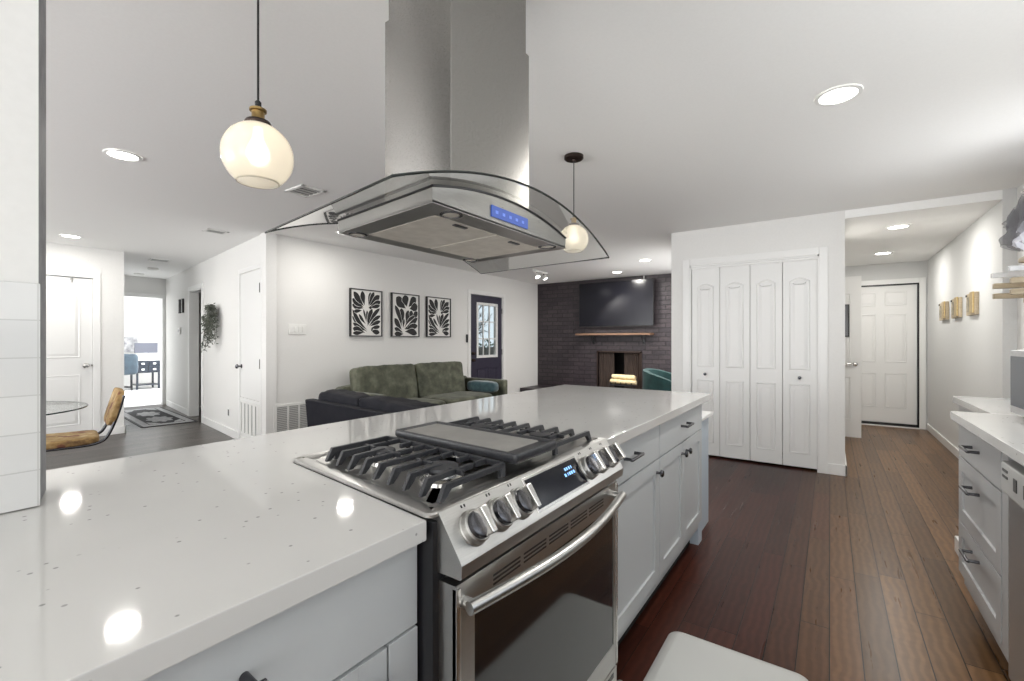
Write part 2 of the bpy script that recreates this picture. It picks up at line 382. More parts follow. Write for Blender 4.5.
def thing(name, label, cat, loc=(0, 0, 0), rz=0, group=None):
    o = bpy.data.objects.new(name, None); COL.objects.link(o); o.location = loc; o.rotation_euler = (0, 0, rz)
    o.empty_display_size = .1
    o['label'] = label; o['category'] = cat
    if group: o['group'] = group
    PW_[o.name] = Matrix.Translation(loc) @ Matrix.Rotation(rz, 4, 'Z'); return o
def tag(o, label, cat, group=None):
    o['label'] = label; o['category'] = cat
    if group: o['group'] = group
    return o
def dup(root, loc, rz=None, label=None, group=None):
    r = root.copy(); COL.objects.link(r); r.location = loc
    if rz is not None: r.rotation_euler = (0, 0, rz)
    if label: r['label'] = label
    if group: r['group'] = group
    PW_[r.name] = Matrix.Translation(loc) @ Matrix.Rotation(r.rotation_euler[2], 4, 'Z')
    for ch in list(root.children):
        c = ch.copy(); COL.objects.link(c); c.parent = r; PW_[c.name] = PW_[r.name]
        for g in ch.children:
            d = g.copy(); COL.objects.link(d); d.parent = c; PW_[d.name] = PW_[r.name]
    return r
def struct(mb, name, parent=None): 
    o = mb.build(name, parent)
    if parent is None: o['kind'] = 'structure'
    return o
def inset(pts, d):
    n = len(pts); out = []
    for i in range(n):
        p, q, r = Vector(pts[i-1]), Vector(pts[i]), Vector(pts[(i+1) % n])
        a = (q-p).normalized(); b = (r-q).normalized(); na = Vector((-a.y, a.x)); nb = Vector((-b.y, b.x))
        k = na+nb; L = k.dot(na)
        out.append(q+k*(d/max(L, .2)))
    return out
def rings(mb, pts, to3, prof):
    """molding: nested outlines, each (inset, height); the innermost is filled"""
    R = []
    for d, h in prof: R.append([mb.bm.verts.new(to3(p[0], p[1], h)) for p in inset(pts, d)])
    n = len(pts); fs = []
    for a, b in zip(R, R[1:]):
        for i in range(n): fs.append(mb.bm.faces.new((a[i], a[(i+1) % n], b[(i+1) % n], b[i])))
    fs.append(mb.bm.faces.new(R[-1])); mb._mark(fs)
def rectp(u0, u1, v0, v1, arch=0, n=10):
    pts = [(u0, v0), (u1, v0)]
    if arch:
        for i in range(n+1):
            t = i/n; pts.append((u1+(u0-u1)*t, v1+arch*sin(pi*t)))
    else: pts += [(u1, v1), (u0, v1)]
    return [Vector(p) for p in pts]
RAISED = [(0, 0), (.005, .009), (.014, .003), (.020, .002), (.045, .010), (.05, .0105)]
def leaf_door(mb, o, u, nrm, w, h, t, panels, bev=.003, z0=0):
    """panelled door leaf: o = lower corner on its front face, u = width direction, nrm = outward normal"""
    o = Vector(o); u = Vector(u).normalized(); nrm = Vector(nrm).normalized(); Z = Vector((0, 0, 1))
    mb.prism([o, o+u*w, o+u*w+Z*h, o+Z*h], -nrm*t, bev)
    flip = u.cross(Z).dot(nrm) < 0
    for (a, b, c, d, arch) in panels:
        pts = rectp(a, b, c, d, arch)
        rings(mb, pts, lambda x, y, hh: o+u*x+Z*y+nrm*(hh+.0002), RAISED)
    return mb
def wallbox(mb, axis, pos, thick, a0, a1, z0, z1, openings=()):
    """wall in plane axis=pos, spanning a0..a1, with openings (a,b,zb,zt)"""
    def bx(a, b, c, d):
        if b-a < 1e-4 or d-c < 1e-4: return
        if axis == 'x': mb.box(min(pos, pos+thick), max(pos, pos+thick), a, b, c, d)
        else: mb.box(a, b, min(pos, pos+thick), max(pos, pos+thick), c, d)
    cur = a0
    for (a, b, zb, zt) in sorted(openings):
        bx(cur, a, z0, z1); bx(a, b, z0, zb); bx(a, b, zt, z1); cur = b
    bx(cur, a1, z0, z1); return mb
exec_order = []

# ------------------------------------------------------------------ the shell
CH = 2.44
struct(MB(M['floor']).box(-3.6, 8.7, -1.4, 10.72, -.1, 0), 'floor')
struct(MB(M['officefloor']).box(1.6, 5.6, 10.72, 15.7, -.1, .004), 'floor_office')
struct(MB(M['ceiling']).box(-3.6, 8.7, -1.4, 15.7, CH, CH+.1), 'ceiling')
struct(MB(M['ceiling']).box(5.18, 6.3, -1.12, -.114, 2.365, CH-.001).box(6.3, 8.6, -1.12, .5, 2.365, CH-.001), 'ceiling_hall')
# walls behind the camera and at the dining side, window openings added for fill light
struct(wallbox(MB(M['wall']), 'x', -3.42, -.12, -1.3, 7.9, 0, CH, [(-1.0, 1.1, .25, 2.3), (2.3, 6.9, .2, 2.3)]), 'wall_rear')
mb = MB(M['trim'])
for (p, q, r, s_) in [(6.13, 6.2, .83, 2.17), (8.0, 8.07, .83, 2.17), (6.2, 8.0, 2.1, 2.17), (6.2, 8.0, .83, .9), (7.07, 7.13, .9, 2.1)]: mb.box(p, q, 1.45, 1.466, r, s_, .003)
struct(mb, 'window_4')  # made-up window on the closet block, added to light the living room
for k, (a, b, c, d) in enumerate([(-1.0, 1.1, .25, 2.3), (2.3, 6.9, .2, 2.3)]):
    mb = MB(M['trim'])
    for (p, q, r, s_) in [(a-.07, a, c-.07, d+.07), (b, b+.07, c-.07, d+.07), (a, b, d, d+.07), (a, b, c-.07, c)]: mb.box(-3.42, -3.40, p, q, r, s_, .003)
    struct(mb, 'window_%d' % (k+1))  # frames around the unseen openings added for fill light
struct(wallbox(MB(M['wall']), 'y', -1.20, -.12, -3.5, 5.18, 0, CH, [(-.4, 2.2, 1.08, 2.12), (3.35, 4.32, 1.08, 2.2)]), 'wall_right')
mb = MB(M['trim'])
for (p, q, r, s_) in [(-.47, -.4, 1.01, 2.19), (2.2, 2.27, 1.01, 2.19), (-.4, 2.2, 2.12, 2.19), (-.4, 2.2, 1.01, 1.08), (.87, .93, 1.08, 2.12), (3.29, 3.35, 1.02, 2.26), (4.32, 4.38, 1.02, 2.26), (3.35, 4.32, 2.2, 2.26), (3.35, 4.32, 1.02, 1.08)]: mb.box(p, q, -1.20, -1.182, r, s_, .003)
struct(mb, 'window_3')  # two made-up right-wall windows, unseen, added to light the kitchen
struct(MB(M['hallpaint']).box(5.18, 8.7, -1.32, -1.12, 0, CH), 'wall_hall_right')
struct(MB(M['trim']).box(5.20, 8.54, -1.12, -1.105, 0, .09, .003), 'baseboard_hall_right')
# closet block
mb = wallbox(MB(M['wall']), 'x', 5.18, .10, -.113, 1.45, 0, CH, [(.085, 1.255, 0, 2.055)])
wallbox(mb, 'y', 1.45, -.10, 5.28, 8.25, 0, CH, [(6.2, 8.0, .9, 2.1)]).box(5.28, 6.3, -.113, -.013, 0, CH).box(5.9, 5.95, -.013, 1.35, 0, CH)  # opening cut for the added living room fill light
struct(mb, 'wall_closet')
mb = MB(M['trim']); 
for (a, b, c, d) in [(.015, .085, 0, 2.125), (1.255, 1.325, 0, 2.125), (.085, 1.255, 2.055, 2.125)]: mb.box(5.163, 5.18, a, b, c, d, .004)
mb.box(5.17, 5.28, .085, .098, 0, 2.055).box(5.17, 5.28, 1.242, 1.255, 0, 2.055).box(5.17, 5.28, .085, 1.255, 2.04, 2.055)
mb.box(5.19, 5.235, .098, 1.242, 2.018, 2.045)
struct(mb, 'trim_closet')
mb = MB(M['trim']).box(5.165, 5.18, -.128, .015, 0, .10, .003).box(5.165, 5.9, -.128, -.113, 0, .10, .003).box(5.165, 5.18, 1.325, 1.465, 0, .10, .003).box(5.165, 8.2, 1.45, 1.465, 0, .10, .003)
struct(mb, 'baseboard_closet')
# bifold leaves (each its own leaf)
LW = (1.242-.098)/4
for k in range(4):
    y0 = 1.242-(k+1)*LW+.002; w = LW-.004
    a, b = .055, w-.055
    mb = leaf_door(MB(M['door']), (5.205, y0+w, .02), (0, -1, 0), (-1, 0, 0), w, 2.0, .03, [(a, b, .13, .80, 0), (a, b, .94, 1.80, .035)])
    d = mb.build('door_%d' % (k+1)); d['kind'] = 'structure'
    if k in (0, 3):
        yk = y0+w/2+(.0)
        o = MB(M['pewter']).lathe((5.205, yk, .885), [(.006, 0), (.006, .012), (.014, .02), (.016, .027), (.010, .034), (0, .036)], (-1, 0, 0), 16).build('knob', d)
# hallway door ahead
mb = wallbox(MB(M['hallpaint']), 'x', 8.55, .12, -1.2, .6, 0, CH, [(-1.02, -.19, 0, 2.05)]); struct(mb, 'wall_hall_end')
mb = MB(M['trim'])
for (a, b, c, d) in [(-1.10, -1.03, 0, 2.13), (-.18, -.11, 0, 2.13), (-1.03, -.18, 2.06, 2.13)]: mb.box(8.525, 8.55, a, b, c, d, .004)
mb.use(M['black'])
for (a, b, c, d) in [(-1.03, -1.012, 0, 2.06), (-.198, -.18, 0, 2.06), (-1.03, -.18, 2.042, 2.06), (-1.03, -.18, .012, .05)]: mb.box(8.535, 8.6, a, b, c, d)
mb.use(M['trim']).box(8.50, 8.6, -1.03, -.18, 0, .014)
struct(mb, 'trim_hall_door')
w = .81; P = []
for (a, b) in ((.11, .355), (.455, .70)): P += [(a, b, .22, .72, 0), (a, b, .88, 1.58, 0), (a, b, 1.70, 1.90, 0)]
d = leaf_door(MB(M['door']), (8.56, -.2, .05), (0, -1, 0), (-1, 0, 0), w, 1.99, .04, P).build('door_5'); d['kind'] = 'structure'
MB(M['chrome']).lathe((8.56, -.27, .96), [(.03, 0), (.03, .008), (.012, .012), (.012, .035), (.028, .045), (.03, .06), (.018, .072), (0, .074)], (-1, 0, 0), 20).build('door_handle', d)
mb = MB(M['wall']).box(6.3, 8.7, .5, .6, 0, CH).box(6.2, 6.3, -.013, .6, 0, CH); struct(mb, 'wall_hall_left')
# door leaf standing open in the hall
d = leaf_door(MB(M['door']), (7.13, .48, .03), (0, -1, 0), (-1, 0, 0), .80, 2.02, .04, [(.11, .69, .22, .76, 0), (.11, .69, .90, 1.80, .07)]).build('door_6'); d['kind'] = 'structure'
mb = MB(M['chrome']).lathe((7.13, -.26, .95), [(.026, 0), (.026, .008), (.01, .012), (.01, .04), (0, .041)], (-1, 0, 0), 18)
mb.tube([(7.095, -.26, .95), (7.09, -.22, .952), (7.09, -.16, .95)], .008); mb.build('door_handle', d)
mr = thing('wall_mirror', 'narrow dark mirror hanging on the open white hall door', 'mirror', (7.125, -.1, 1.3))
mb = MB(M['blackframe'])
for (a, b, c, e) in [(-.20, -.185, 1.29, 1.70), (.05, .065, 1.29, 1.70), (-.185, .05, 1.29, 1.305), (-.185, .05, 1.685, 1.70)]: mb.box(7.112, 7.126, a, b, c, e, .002)
mb.build('frame', mr); MB(mat('mirror_glass', (.10, .10, .105), .25)).box(7.118, 7.126, -.185, .05, 1.305, 1.685).build('mirror_glass', mr)
# picture wall with patio door
mb = wallbox(MB(M['wall']), 'y', 5.1, .12, 2.56, 8.37, 0, CH, [(6.03, 6.99, 0, 2.055)]); struct(mb, 'wall_back')
mb = MB(M['trim'])
for (a, b, c, d) in [(5.965, 6.035, 0, 2.125), (6.985, 7.055, 0, 2.125), (6.035, 6.985, 2.055, 2.125)]: mb.box(a, b, 5.08, 5.10, c, d, .004)
mb.box(6.03, 6.045, 5.1, 5.22, 0, 2.055).box(6.975, 6.99, 5.1, 5.22, 0, 2.055)
struct(mb, 'trim_patio_door')
x0, x1 = 6.048, 6.972; gx0, gx1, gz0, gz1 = 6.255, 6.80, .97, 1.89
mb = MB(M['plum'])
for (a, b, c, e) in [(x0, gx0, .01, 2.05), (gx1, x1, .01, 2.05), (gx0, gx1, .01, gz0), (gx0, gx1, gz1, 2.05)]: mb.box(a, b, 5.115, 5.155, c, e)
for (a, b) in ((6.24, 6.475), (6.565, 6.80)): rings(mb, rectp(a, b, .22, .74), lambda x, y, h: Vector((x, 5.1148-h, y)), RAISED)
d = mb.build('door_7'); d['kind'] = 'structure'
mb = MB(M['trim'])
for (a, b, c, e) in [(gx0-.035, gx0+.012, gz0-.035, gz1+.035), (gx1-.012, gx1+.035, gz0-.035, gz1+.035), (gx0, gx1, gz0-.035, gz0+.012), (gx0, gx1, gz1-.012, gz1+.035)]: mb.box(a, b, 5.10, 5.165, c, e, .004)
for k in (1, 2):
    xx = gx0+(gx1-gx0)*k/3; mb.box(xx-.009, xx+.009, 5.125, 5.15, gz0, gz1); zz = gz0+(gz1-gz0)*k/3; mb.box(gx0, gx1, 5.125, 5.15, zz-.009, zz+.009)
mb.build('window_frame', d); MB(M['glass']).box(gx0, gx1, 5.136, 5.139, gz0, gz1).build('window_pane', d)
mb = MB(M['bronze'])
for z in (.90, 1.02): mb.lathe((6.115, 5.115, z), [(.03, 0), (.03, .012), (.012, .016), (.014, .03), (.026, .04), (.02, .06), (0, .062)], (0, -1, 0), 18)
mb.build('door_handle', d)
mb = MB(M['chrome'])
for z in (.25, 1.03, 1.80): mb.box(6.962, 6.982, 5.100, 5.118, z-.05, z+.05, .002)
mb.build('hinge', d)
struct(MB(M['trim']).box(2.58, 5.965, 5.085, 5.1, 0, .10, .003).box(7.055, 8.24, 5.085, 5.1, 0, .10, .003), 'baseboard_back')
# brick chimney wall
mb = wallbox(MB(M['brick']), 'x', 8.25, .14, 1.35, 5.11, 0, CH, [(2.84, 3.74, .30, 1.045)]); struct(mb, 'wall_fireplace')
# left door wall
mb = wallbox(MB(M['wall']), 'y', 7.79, .10, -3.5, 2.03, 0, CH, [(.90, 1.715, 0, 2.045)]); mb.box(1.93, 2.03, 7.89, 10.7, 0, CH); struct(mb, 'wall_dining')
mb = MB(M['trim'])
for (a, b, c, d) in [(.83, .90, 0, 2.115), (1.715, 1.785, 0, 2.115), (.90, 1.715, 2.045, 2.115)]: mb.box(a, b, 7.772, 7.79, c, d, .004)
struct(mb, 'trim_dining_door')
struct(MB(M['trim']).box(1.785, 2.045, 7.775, 7.79, 0, .10, .003).box(-3.4, .83, 7.775, 7.79, 0, .10, .003).box(2.03, 2.045, 7.775, 10.6, 0, .10, .003), 'baseboard_dining')
d = leaf_door(MB(M['door']), (.903, 7.80, .01), (1, 0, 0), (0, -1, 0), .809, 2.025, .04, [(.12, .689, .17, .80, 0), (.12, .689, 1.02, 1.80, .085)]).build('door_8'); d['kind'] = 'structure'
MB(M['chrome']).lathe((1.645, 7.80, .925), [(.032, 0), (.032, .008), (.012, .014), (.012, .035), (.027, .045), (.03, .058), (.02, .07), (0, .072)], (0, -1, 0), 22).build('door_handle', d)
MB(M['chrome']).lathe((1.705, 7.80, .925), [(.012, 0), (.012, .004), (0, .004)], (0, -1, 0), 10).build('door_latch', d)
hk = MB(M['chrome']).box(1.50, 1.52, 7.755, 7.80, 2.005, 2.03, .002).box(1.505, 1.515, 7.75, 7.757, 1.975, 2.03, .002).build('over_door_hook'); tag(hk, 'small metal hook at the top of the white dining door', 'hook')
# oblique hall wall: local frame at its corner, +y along the wall
HA = math.atan2(.151, .988)
def hall_root(name):
    pass
HM = Matrix.Translation((2.56, 5.1, 0)) @ Matrix.Rotation(-HA, 4, 'Z')
def H(t, off, z): return HM @ Vector((-off, t, z))     # off = metres out of the wall into the hall
def hbox(mb, t0, t1, o0, o1, z0, z1, bev=0):
    """box on the hall wall"""
    a = MB(); a.mats = mb.mats; a.mi = mb.mi
    n0 = len(mb.bm.verts)
    tmp = bmesh.new(); tmp.free()
    mb.bm.verts.ensure_lookup_table()
    before = set(mb.bm.verts)
    mb.box(-o1, -o0, t0, t1, z0, z1, bev)
    for v in mb.bm.verts:
        if v not in before: v.co = HM @ v.co
    return mb
mb = MB(M['wall'])
for (a, b, c, d_) in [(0, 2.76, 0, CH), (2.76, 3.56, 2.05, CH), (3.56, 5.75, 0, CH)]: hbox(mb, a, b, -.11, 0, c, d_)
struct(mb, 'wall_hall')
mb = MB(M['trim'])
for (a, b, c, e) in [(2.69, 2.76, 0, 2.12), (3.56, 3.63, 0, 2.12), (2.76, 3.56, 2.05, 2.12)]: hbox(mb, a, b, 0, .018, c, e, .004)
for (a, b, c, e) in [(2.76, 2.775, 0, 2.05), (3.545, 3.56, 0, 2.05), (2.76, 3.56, 2.035, 2.05)]: hbox(mb, a, b, -.12, .0, c, e)
struct(mb, 'trim_hall_doorway')
mb = MB(M['trim'])
for (a, b) in ((.96, 2.69), (3.63, 5.4)): hbox(mb, a, b, 0, .015, 0, .10, .003)
struct(mb, 'baseboard_hall')
# side bedroom behind the hall doorway
mb = MB(M['wall']); hbox(mb, 2.2, 2.3, -2.0, -.11, 0, CH); hbox(mb, 4.6, 4.7, -2.0, -.11, 0, CH); hbox(mb, 2.2, 4.7, -2.1, -2.0, 0, CH); struct(mb, 'wall_bedroom')
d = MB(M['door']); hbox(d, 2.785, 2.82, -.86, -.10, .012, 2.03, .003); d = d.build('door_9'); d['kind'] = 'structure'
mb = MB(M['pewter'])
for z in (.25, 1.05, 1.80): hbox(mb, 2.774, 2.79, -.105, -.075, z-.05, z+.05, .002)
mb.build('hinge', d)
# utility closet door on the hall wall, above the return grille
mb = MB(M['trim'])
for (a, b, c, e) in [(.09, .15, .0, 2.12), (.88, .94, 0, 2.12), (.15, .88, 2.06, 2.12)]: hbox(mb, a, b, 0, .018, c, e, .004)
hbox(mb, .15, .88, 0, .012, .515, .55)
struct(mb, 'trim_utility')
d = MB(M['door']); hbox(d, .155, .872, .0, .010, .56, 2.05, .002); d = d.build('door_10'); d['kind'] = 'structure'
mb = MB(M['pewter']); mb.lathe(H(.82, .01, .93), [(.026, 0), (.026, .006), (.011, .01), (.011, .035), (.026, .042), (.028, .058), (.016, .07), (0, .072)], HM.to_3x3() @ Vector((-1, 0, 0)), 18); mb.build('door_handle', d)
mb = MB(M['pewter'])
for z in (.98, 1.84): hbox(mb, .135, .155, .008, .022, z-.055, z+.055, .002)
mb.build('hinge', d)
def louver(mb, t0, t1, z0, z1, n, fn):
    for k in range(n):
        a = t0+(t1-t0)*(k+.2)/n; b = t0+(t1-t0)*(k+.75)/n; fn(a, b)
vt = thing('air_return_grille', 'white louvred air return grille below the utility closet door', 'vent', H(.5, 0, .12), -HA)
mb = MB(M['whiteplastic'])
for (a, b, c, e) in [(.15, .19, .1, .515), (.84, .88, .1, .515), (.15, .88, .485, .515), (.15, .88, .1, .13)]: hbox(mb, a, b, .0, .014, c, e, .002)
mb.build('frame', vt)
mb = MB(mat('grille_shade', (.30, .30, .30), .7)); hbox(mb, .19, .84, .0, .003, .13, .485); mb.build('backing', vt)
mb = MB(M['whiteplastic'])
for k in range(5): t = .19+.65*(k+.5)/5; hbox(mb, t-.045, t+.045, .003, .009, .13, .485, .002)
mb.build('slat', vt)
# end of the hall, doorway into the office
mb = wallbox(MB(M['wall']), 'y', 10.6, .12, 1.95, 3.6, 0, CH, [(2.38, 3.36, 0, 2.06)]); struct(mb, 'wall_hall_far')
mb = MB(M['trim'])
for (a, b, c, e) in [(2.31, 2.38, 0, 2.13), (2.38, 3.38, 2.06, 2.13)]: mb.box(a, b, 10.58, 10.6, c, e, .004)
mb.box(3.345, 3.36, 10.6, 10.72, 0, 2.06).box(2.38, 2.395, 10.6, 10.72, 0, 2.06); struct(mb, 'trim_office_door')
mb = MB(M['wall']).box(1.6, 5.6, 15.4, 15.6, 0, CH).box(5.5, 5.6, 10.72, 12.0, 0, CH).box(5.5, 5.6, 14.2, 15.6, 0, CH).box(5.5, 5.6, 12, 14.2, 0, .5).box(5.5, 5.6, 12, 14.2, 2.3, CH).box(1.6, 1.7, 10.72, 15.6, 0, CH).box(3.6, 5.6, 10.6, 10.72, 0, CH); struct(mb, 'wall_office')
# tiled end of the kitchen wall on the island
a = [(-3.4, 1.295), (.203, 1.295), (.233, 1.412), (-3.4, 1.412)]
mb = MB(M['wall']).prism([(x, y, .917) for x, y in a], (0, 0, CH-.917))
mb.bm.faces.ensure_lookup_table()
mb.use(M['greypaint'])
for f in mb.bm.faces:
    f.normal_update()
    if f.normal.x > .9: f.material_index = mb.mi
struct(mb, 'wall_left')
tl = MB(M['tile']).box(-3.4, .2045, 1.286, 1.295, .917, 1.358, .0015).build('trim_backsplash'); tl['kind'] = 'structure'
struct(MB(M['wall']).box(-3.4, -.70, 1.295, 1.412, 0, .917), 'wall_left_lower')

# ------------------------------------------------------------------ island
CT, CB = .915, .877
CF = .635            # cabinet face
ct = MB(M['quartz'])
ct.prism([(-.7, .607, CB), (.596, .607, CB), (.671, 1.19, CB), (1.41, 1.19, CB), (1.40, .607, CB), (3.03, .607, CB), (3.03, 1.635, CB), (-.7, 1.635, CB)], (0, 0, CT-CB), .003)
tag(ct.build('island_countertop'), 'long white speckled quartz countertop of the island around the range', 'countertop')
def bar_pull(mb, p, u, n, L, proj=.032, r=.0055):
    """square-ish bar pull centred at p on the face, along u, out along n"""
    p, u, n = Vector(p), Vector(u), Vector(n)
    for s in (-1, 1):
        q = p+u*(s*(L/2-.012)); mb.cyl(q, q+n*proj, r*1.25, r, 12)
    mb.tube([p-u*L/2+n*proj, p-u*(L/2-.01)+n*(proj+.002), p+u*(L/2-.01)+n*(proj+.002), p+u*L/2+n*proj], [r*.9, r*1.1, r*1.1, r*.9], 10)
    return mb
def knob(mb, p, n):
    return mb.lathe(p, [(.008, 0), (.006, .004), (.006, .016), (.015, .020), (.017, .026), (.013, .031), (0, .032)], n, 18)
def shaker(mb, x0, x1, z0, z1, y, n=-1, t=.019, rail=.058, slab=False):
    """shaker front in the plane Y=y, facing n along Y"""
    ya, yb = (y, y-n*t)
    lo, hi = min(ya, yb), max(ya, yb)
    if slab: return mb.box(x0, x1, lo, hi, z0, z1, .0025)
    mb.box(x0, x0+rail, lo, hi, z0, z1, .0008); mb.box(x1-rail, x1, lo, hi, z0, z1, .0008)
    mb.box(x0+rail, x1-rail, lo, hi, z0, z0+rail, .0008); mb.box(x0+rail, x1-rail, lo, hi, z1-rail, z1, .0008)
    q = y-n*.009
    mb.box(x0+rail-.004, x1-rail+.004, min(q, yb), max(q, yb), z0+rail-.004, z1-rail+.004); return mb
def base_cabinet(name, label, x0, x1, doors, drawer, mt, handle_x=None, knobs=(), depth=.60, filler=None, back=None):
    t = thing(name, label, 'cabinet', ((x0+x1)/2, CF+.3, 0))
    yb = CF+.02; ye = back or CF+depth
    MB(mt).box(x0+.001, x1-.001, yb, ye, .11, CB-.002).box(x0+.001, x1-.001, CF+.075, ye-.02, 0, .11).build('carcass', t)
    MB(M['dark']).box(x0+.001, x1-.001, CF+.070, CF+.0745, .002, .109).build('toe_kick', t)
    if drawer:
        dr = shaker(MB(mt), x0+.003, x1-.003, .714, .872, CF, slab=True).build('drawer', t)
        hx = handle_x if handle_x is not None else (x0+x1)/2
        bar_pull(MB(M['pewter']), (hx, CF, .800), (1, 0, 0), (0, -1, 0), .135).build('handle', dr)
    for i, (a, b, kx) in enumerate(doors):
        if b-a > .15: dd = shaker(MB(mt), a+.003, b-.003, .165, .708, CF).build('door', t)
        else: dd = shaker(MB(mt), a+.002, b-.002, .165, .709, CF, slab=True).build('filler_panel', t)
        if kx is not None: knob(MB(M['pewter']), (kx, CF, .655), (0, -1, 0)).build('knob', dd)
    return t
base_cabinet('base_cabinet', 'pale grey drawer base cabinet left of the range, partly cut off by frame', -.10, .602, [(-.10, .530, .495), (.530, .602, None)], True, M['cab'], handle_x=.235, back=1.27)
base_cabinet('base_cabinet', 'island cabinet right of the range with one drawer over one door', 1.408, 2.081, [(1.408, 2.081, 2.035)], True, M['cab'], handle_x=1.70, back=1.6)
base_cabinet('base_cabinet', 'island end cabinet with one drawer over a pair of doors', 2.083, 2.912, [(2.083, 2.498, 2.455), (2.498, 2.912, 2.54)], True, M['cab'], handle_x=2.50, back=1.6)
ep = MB(M['cabend']).box(2.914, 3.005, .655, 1.6, 0, CB-.003, .002).build('island_end_panel'); tag(ep, 'pale blue-grey end panel closing the far end of the island', 'panel')
lt = thing('low_console', 'low pale blue-grey console with white top at far island end', 'console', (3.18, 1.1, 0))
MB(M['cabend']).box(3.012, 3.34, .685, 1.6, 0, .735, .003).build('body', lt); MB(M['trim']).box(3.008, 3.37, .66, 1.62, .735, .755, .003).build('top', lt)
bp = MB(M['cab']).box(-.7, -.102, .64, 1.62, .0, CB-.002, .002).box(-.101, .602, 1.28, 1.62, 0, CB-.002, .002).build('island_back_panel'); tag(bp, 'pale grey panelled back of the island below the counter by tiled wall', 'panel')

# ------------------------------------------------------------------ range
RX0, RX1 = .622, 1.390
def slew(c): return (c.x+max(.025, min(.125, .125-(c.x-.62)*.14))*(c.y-.607), c.y, c.z)   # the range stands a touch askew in its cut-out
rg = thing('range', 'stainless steel slide-in gas range with six knobs set into the island', 'range', (1.035, .9, 0))
MB(M['black']).box(RX0-.016, RX1+.014, .602, .66, .03, .908, .003).box(RX0+.01, RX1-.01, .60, 1.15, .03, .875).box(RX0+.02, RX1-.02, .66, 1.15, 0, .03).build('body', rg)
# cooktop tray
mb = MB(M['steel'])
def tray(u0, u1, v0, v1, r, z, n=5):
    pts = []
    for (cx_, cy_, a0) in [(u1-r, v0+r, -pi/2), (u1-r, v1-r, 0), (u0+r, v1-r, pi/2), (u0+r, v0+r, pi)]:
        for i in range(n+1): a = a0+pi/2*i/n; pts.append(Vector((cx_+r*cos(a), cy_+r*sin(a))))
    return pts
pts = tray(.597, 1.398, .600, 1.205, .02, 0)
rings(mb, pts, lambda x, y, h: Vector((x, y, .9165+h)), [(0, 0), (0, .005), (.003, .008), (.030, .009), (.038, .004), (.05, .003)])
mb.warp(slew).build('cooktop', rg)
# control panel
prof = [(.640, .9245), (.606, .9255), (.600, .923), (.546, .846), (.542, .838), (.542, .815), (.546, .812), (.640, .812)]
mb = MB(M['steel']).prism([(RX0-.004, y, z) for y, z in prof], (RX1-RX0+.008, 0, 0)); cp = mb.build('control_panel', rg, smooth=25)
A = Vector((0, .600, .923)); B = Vector((0, .546, .846)); dn = (B-A).normalized(); fn_ = Vector((0, dn.z, -dn.y)).normalized()
if fn_.y > 0: fn_ = -fn_
def face(x, s, h=0): return Vector((x, 0, 0))+A+dn*s+fn_*h
L = (B-A).length
mb = MB(M['chrome']).prism([face(.888, .006, -.002), face(1.156, .006, -.002), face(1.156, L-.003, -.002), face(.888, L-.003, -.002)], fn_*.005, .001); ds = mb.build('display', rg)
MB(M['display']).prism([face(.896, .012, .002), face(1.149, .012, .002), face(1.149, L-.009, .002), face(.896, L-.009, .002)], fn_*.0024).build('display_glass', ds)
mb = MB(M['bluedigit'])
for (x, s, w_) in [(1.072, .026, .006), (1.082, .026, .006), (1.094, .026, .006), (1.106, .026, .004), (1.060, .040, .008), (1.076, .040, .003), (1.084, .040, .007), (1.095, .040, .007), (1.107, .040, .007)]:
    mb.prism([face(x, s, .0044), face(x+w_, s, .0044), face(x+w_, s+.008, .0044), face(x, s+.008, .0044)], fn_*.0006)
mb.build('clock_lettering', ds)
for i, x in enumerate((.682, .762, .841, 1.192, 1.266, 1.340)):
    c = face(x, L*.56)
    k = MB(M['steel']).lathe(c, [(.035, -.002), (.035, .003), (.033, .005), (.032, .016), (.029, .019), (.0, .019)], fn_, 36).build('knob', rg)
    mb = MB(M['pewter']).lathe(c, [(.028, .016), (.027, .028), (.023, .031), (0, .031)], fn_, 30); mb.use(M['chrome'])
    q = c+fn_*.028; ux = Vector((1, 0, 0)); 
    r = Matrix.Rotation(radians(0), 3, fn_); ax = dn
    mb.prism([q+ax*.027-ux*.007, q+ax*.027+ux*.007, q-ax*.027+ux*.010, q-ax*.027-ux*.010], fn_*.024, .0035)
    mb.build('knob_grip', k)
    mb = MB(M['ink'])
    for dx in (-.006, .003): mb.prism([face(x+dx, .004, 0), face(x+dx+.004, .004, 0), face(x+dx+.004, .010, 0), face(x+dx, .010, 0)], fn_*.0006)
    mb.build('marking', cp)
# oven door
OD = .560
mb = MB(M['steel']); wx0, wx1, wz0, wz1 = .676, 1.362, .285, .722
for (a, b, c, e) in [(RX0, wx0, .215, .795), (wx1, RX1, .215, .795), (wx0, wx1, .215, wz0), (wx0, wx1, wz1, .795)]: mb.box(a, b, OD, .612, c, e)
dr = mb.build('oven_door', rg)
MB(M['ovenglass']).box(wx0-.002, wx1+.002, OD+.002, .61, wz0-.002, wz1+.002).build('oven_window', dr)
mb = MB(M['black'])
for k in range(5):
    xa = .735+k*.112
    for z in (.748, .757, .766): mb.box(xa, xa+.098, OD-.0008, OD+.01, z, z+.0042)
mb.build('vent_slot', dr)
for x in (RX0, RX1-.012): MB(M['chrome']).box(x, x+.012, OD-.003, OD+.01, .215, .79, .002).build('door_edge', dr)
pts = [(RX0+.012+(RX1-RX0-.024)*i/20, OD-.022-.040*sin(pi*i/20), .757) for i in range(21)]
mb = MB(M['steel']).tube(pts, .0125, 16)
for x in (RX0+.024, RX1-.024): mb.cyl((x, OD, .757), (x, OD-.030, .757), .011, .011, 16)
mb.build('handle', dr)
wd = MB(M['steel']).box(RX0, RX1, OD, .612, .045, .205, .004).build('warming_drawer', rg)
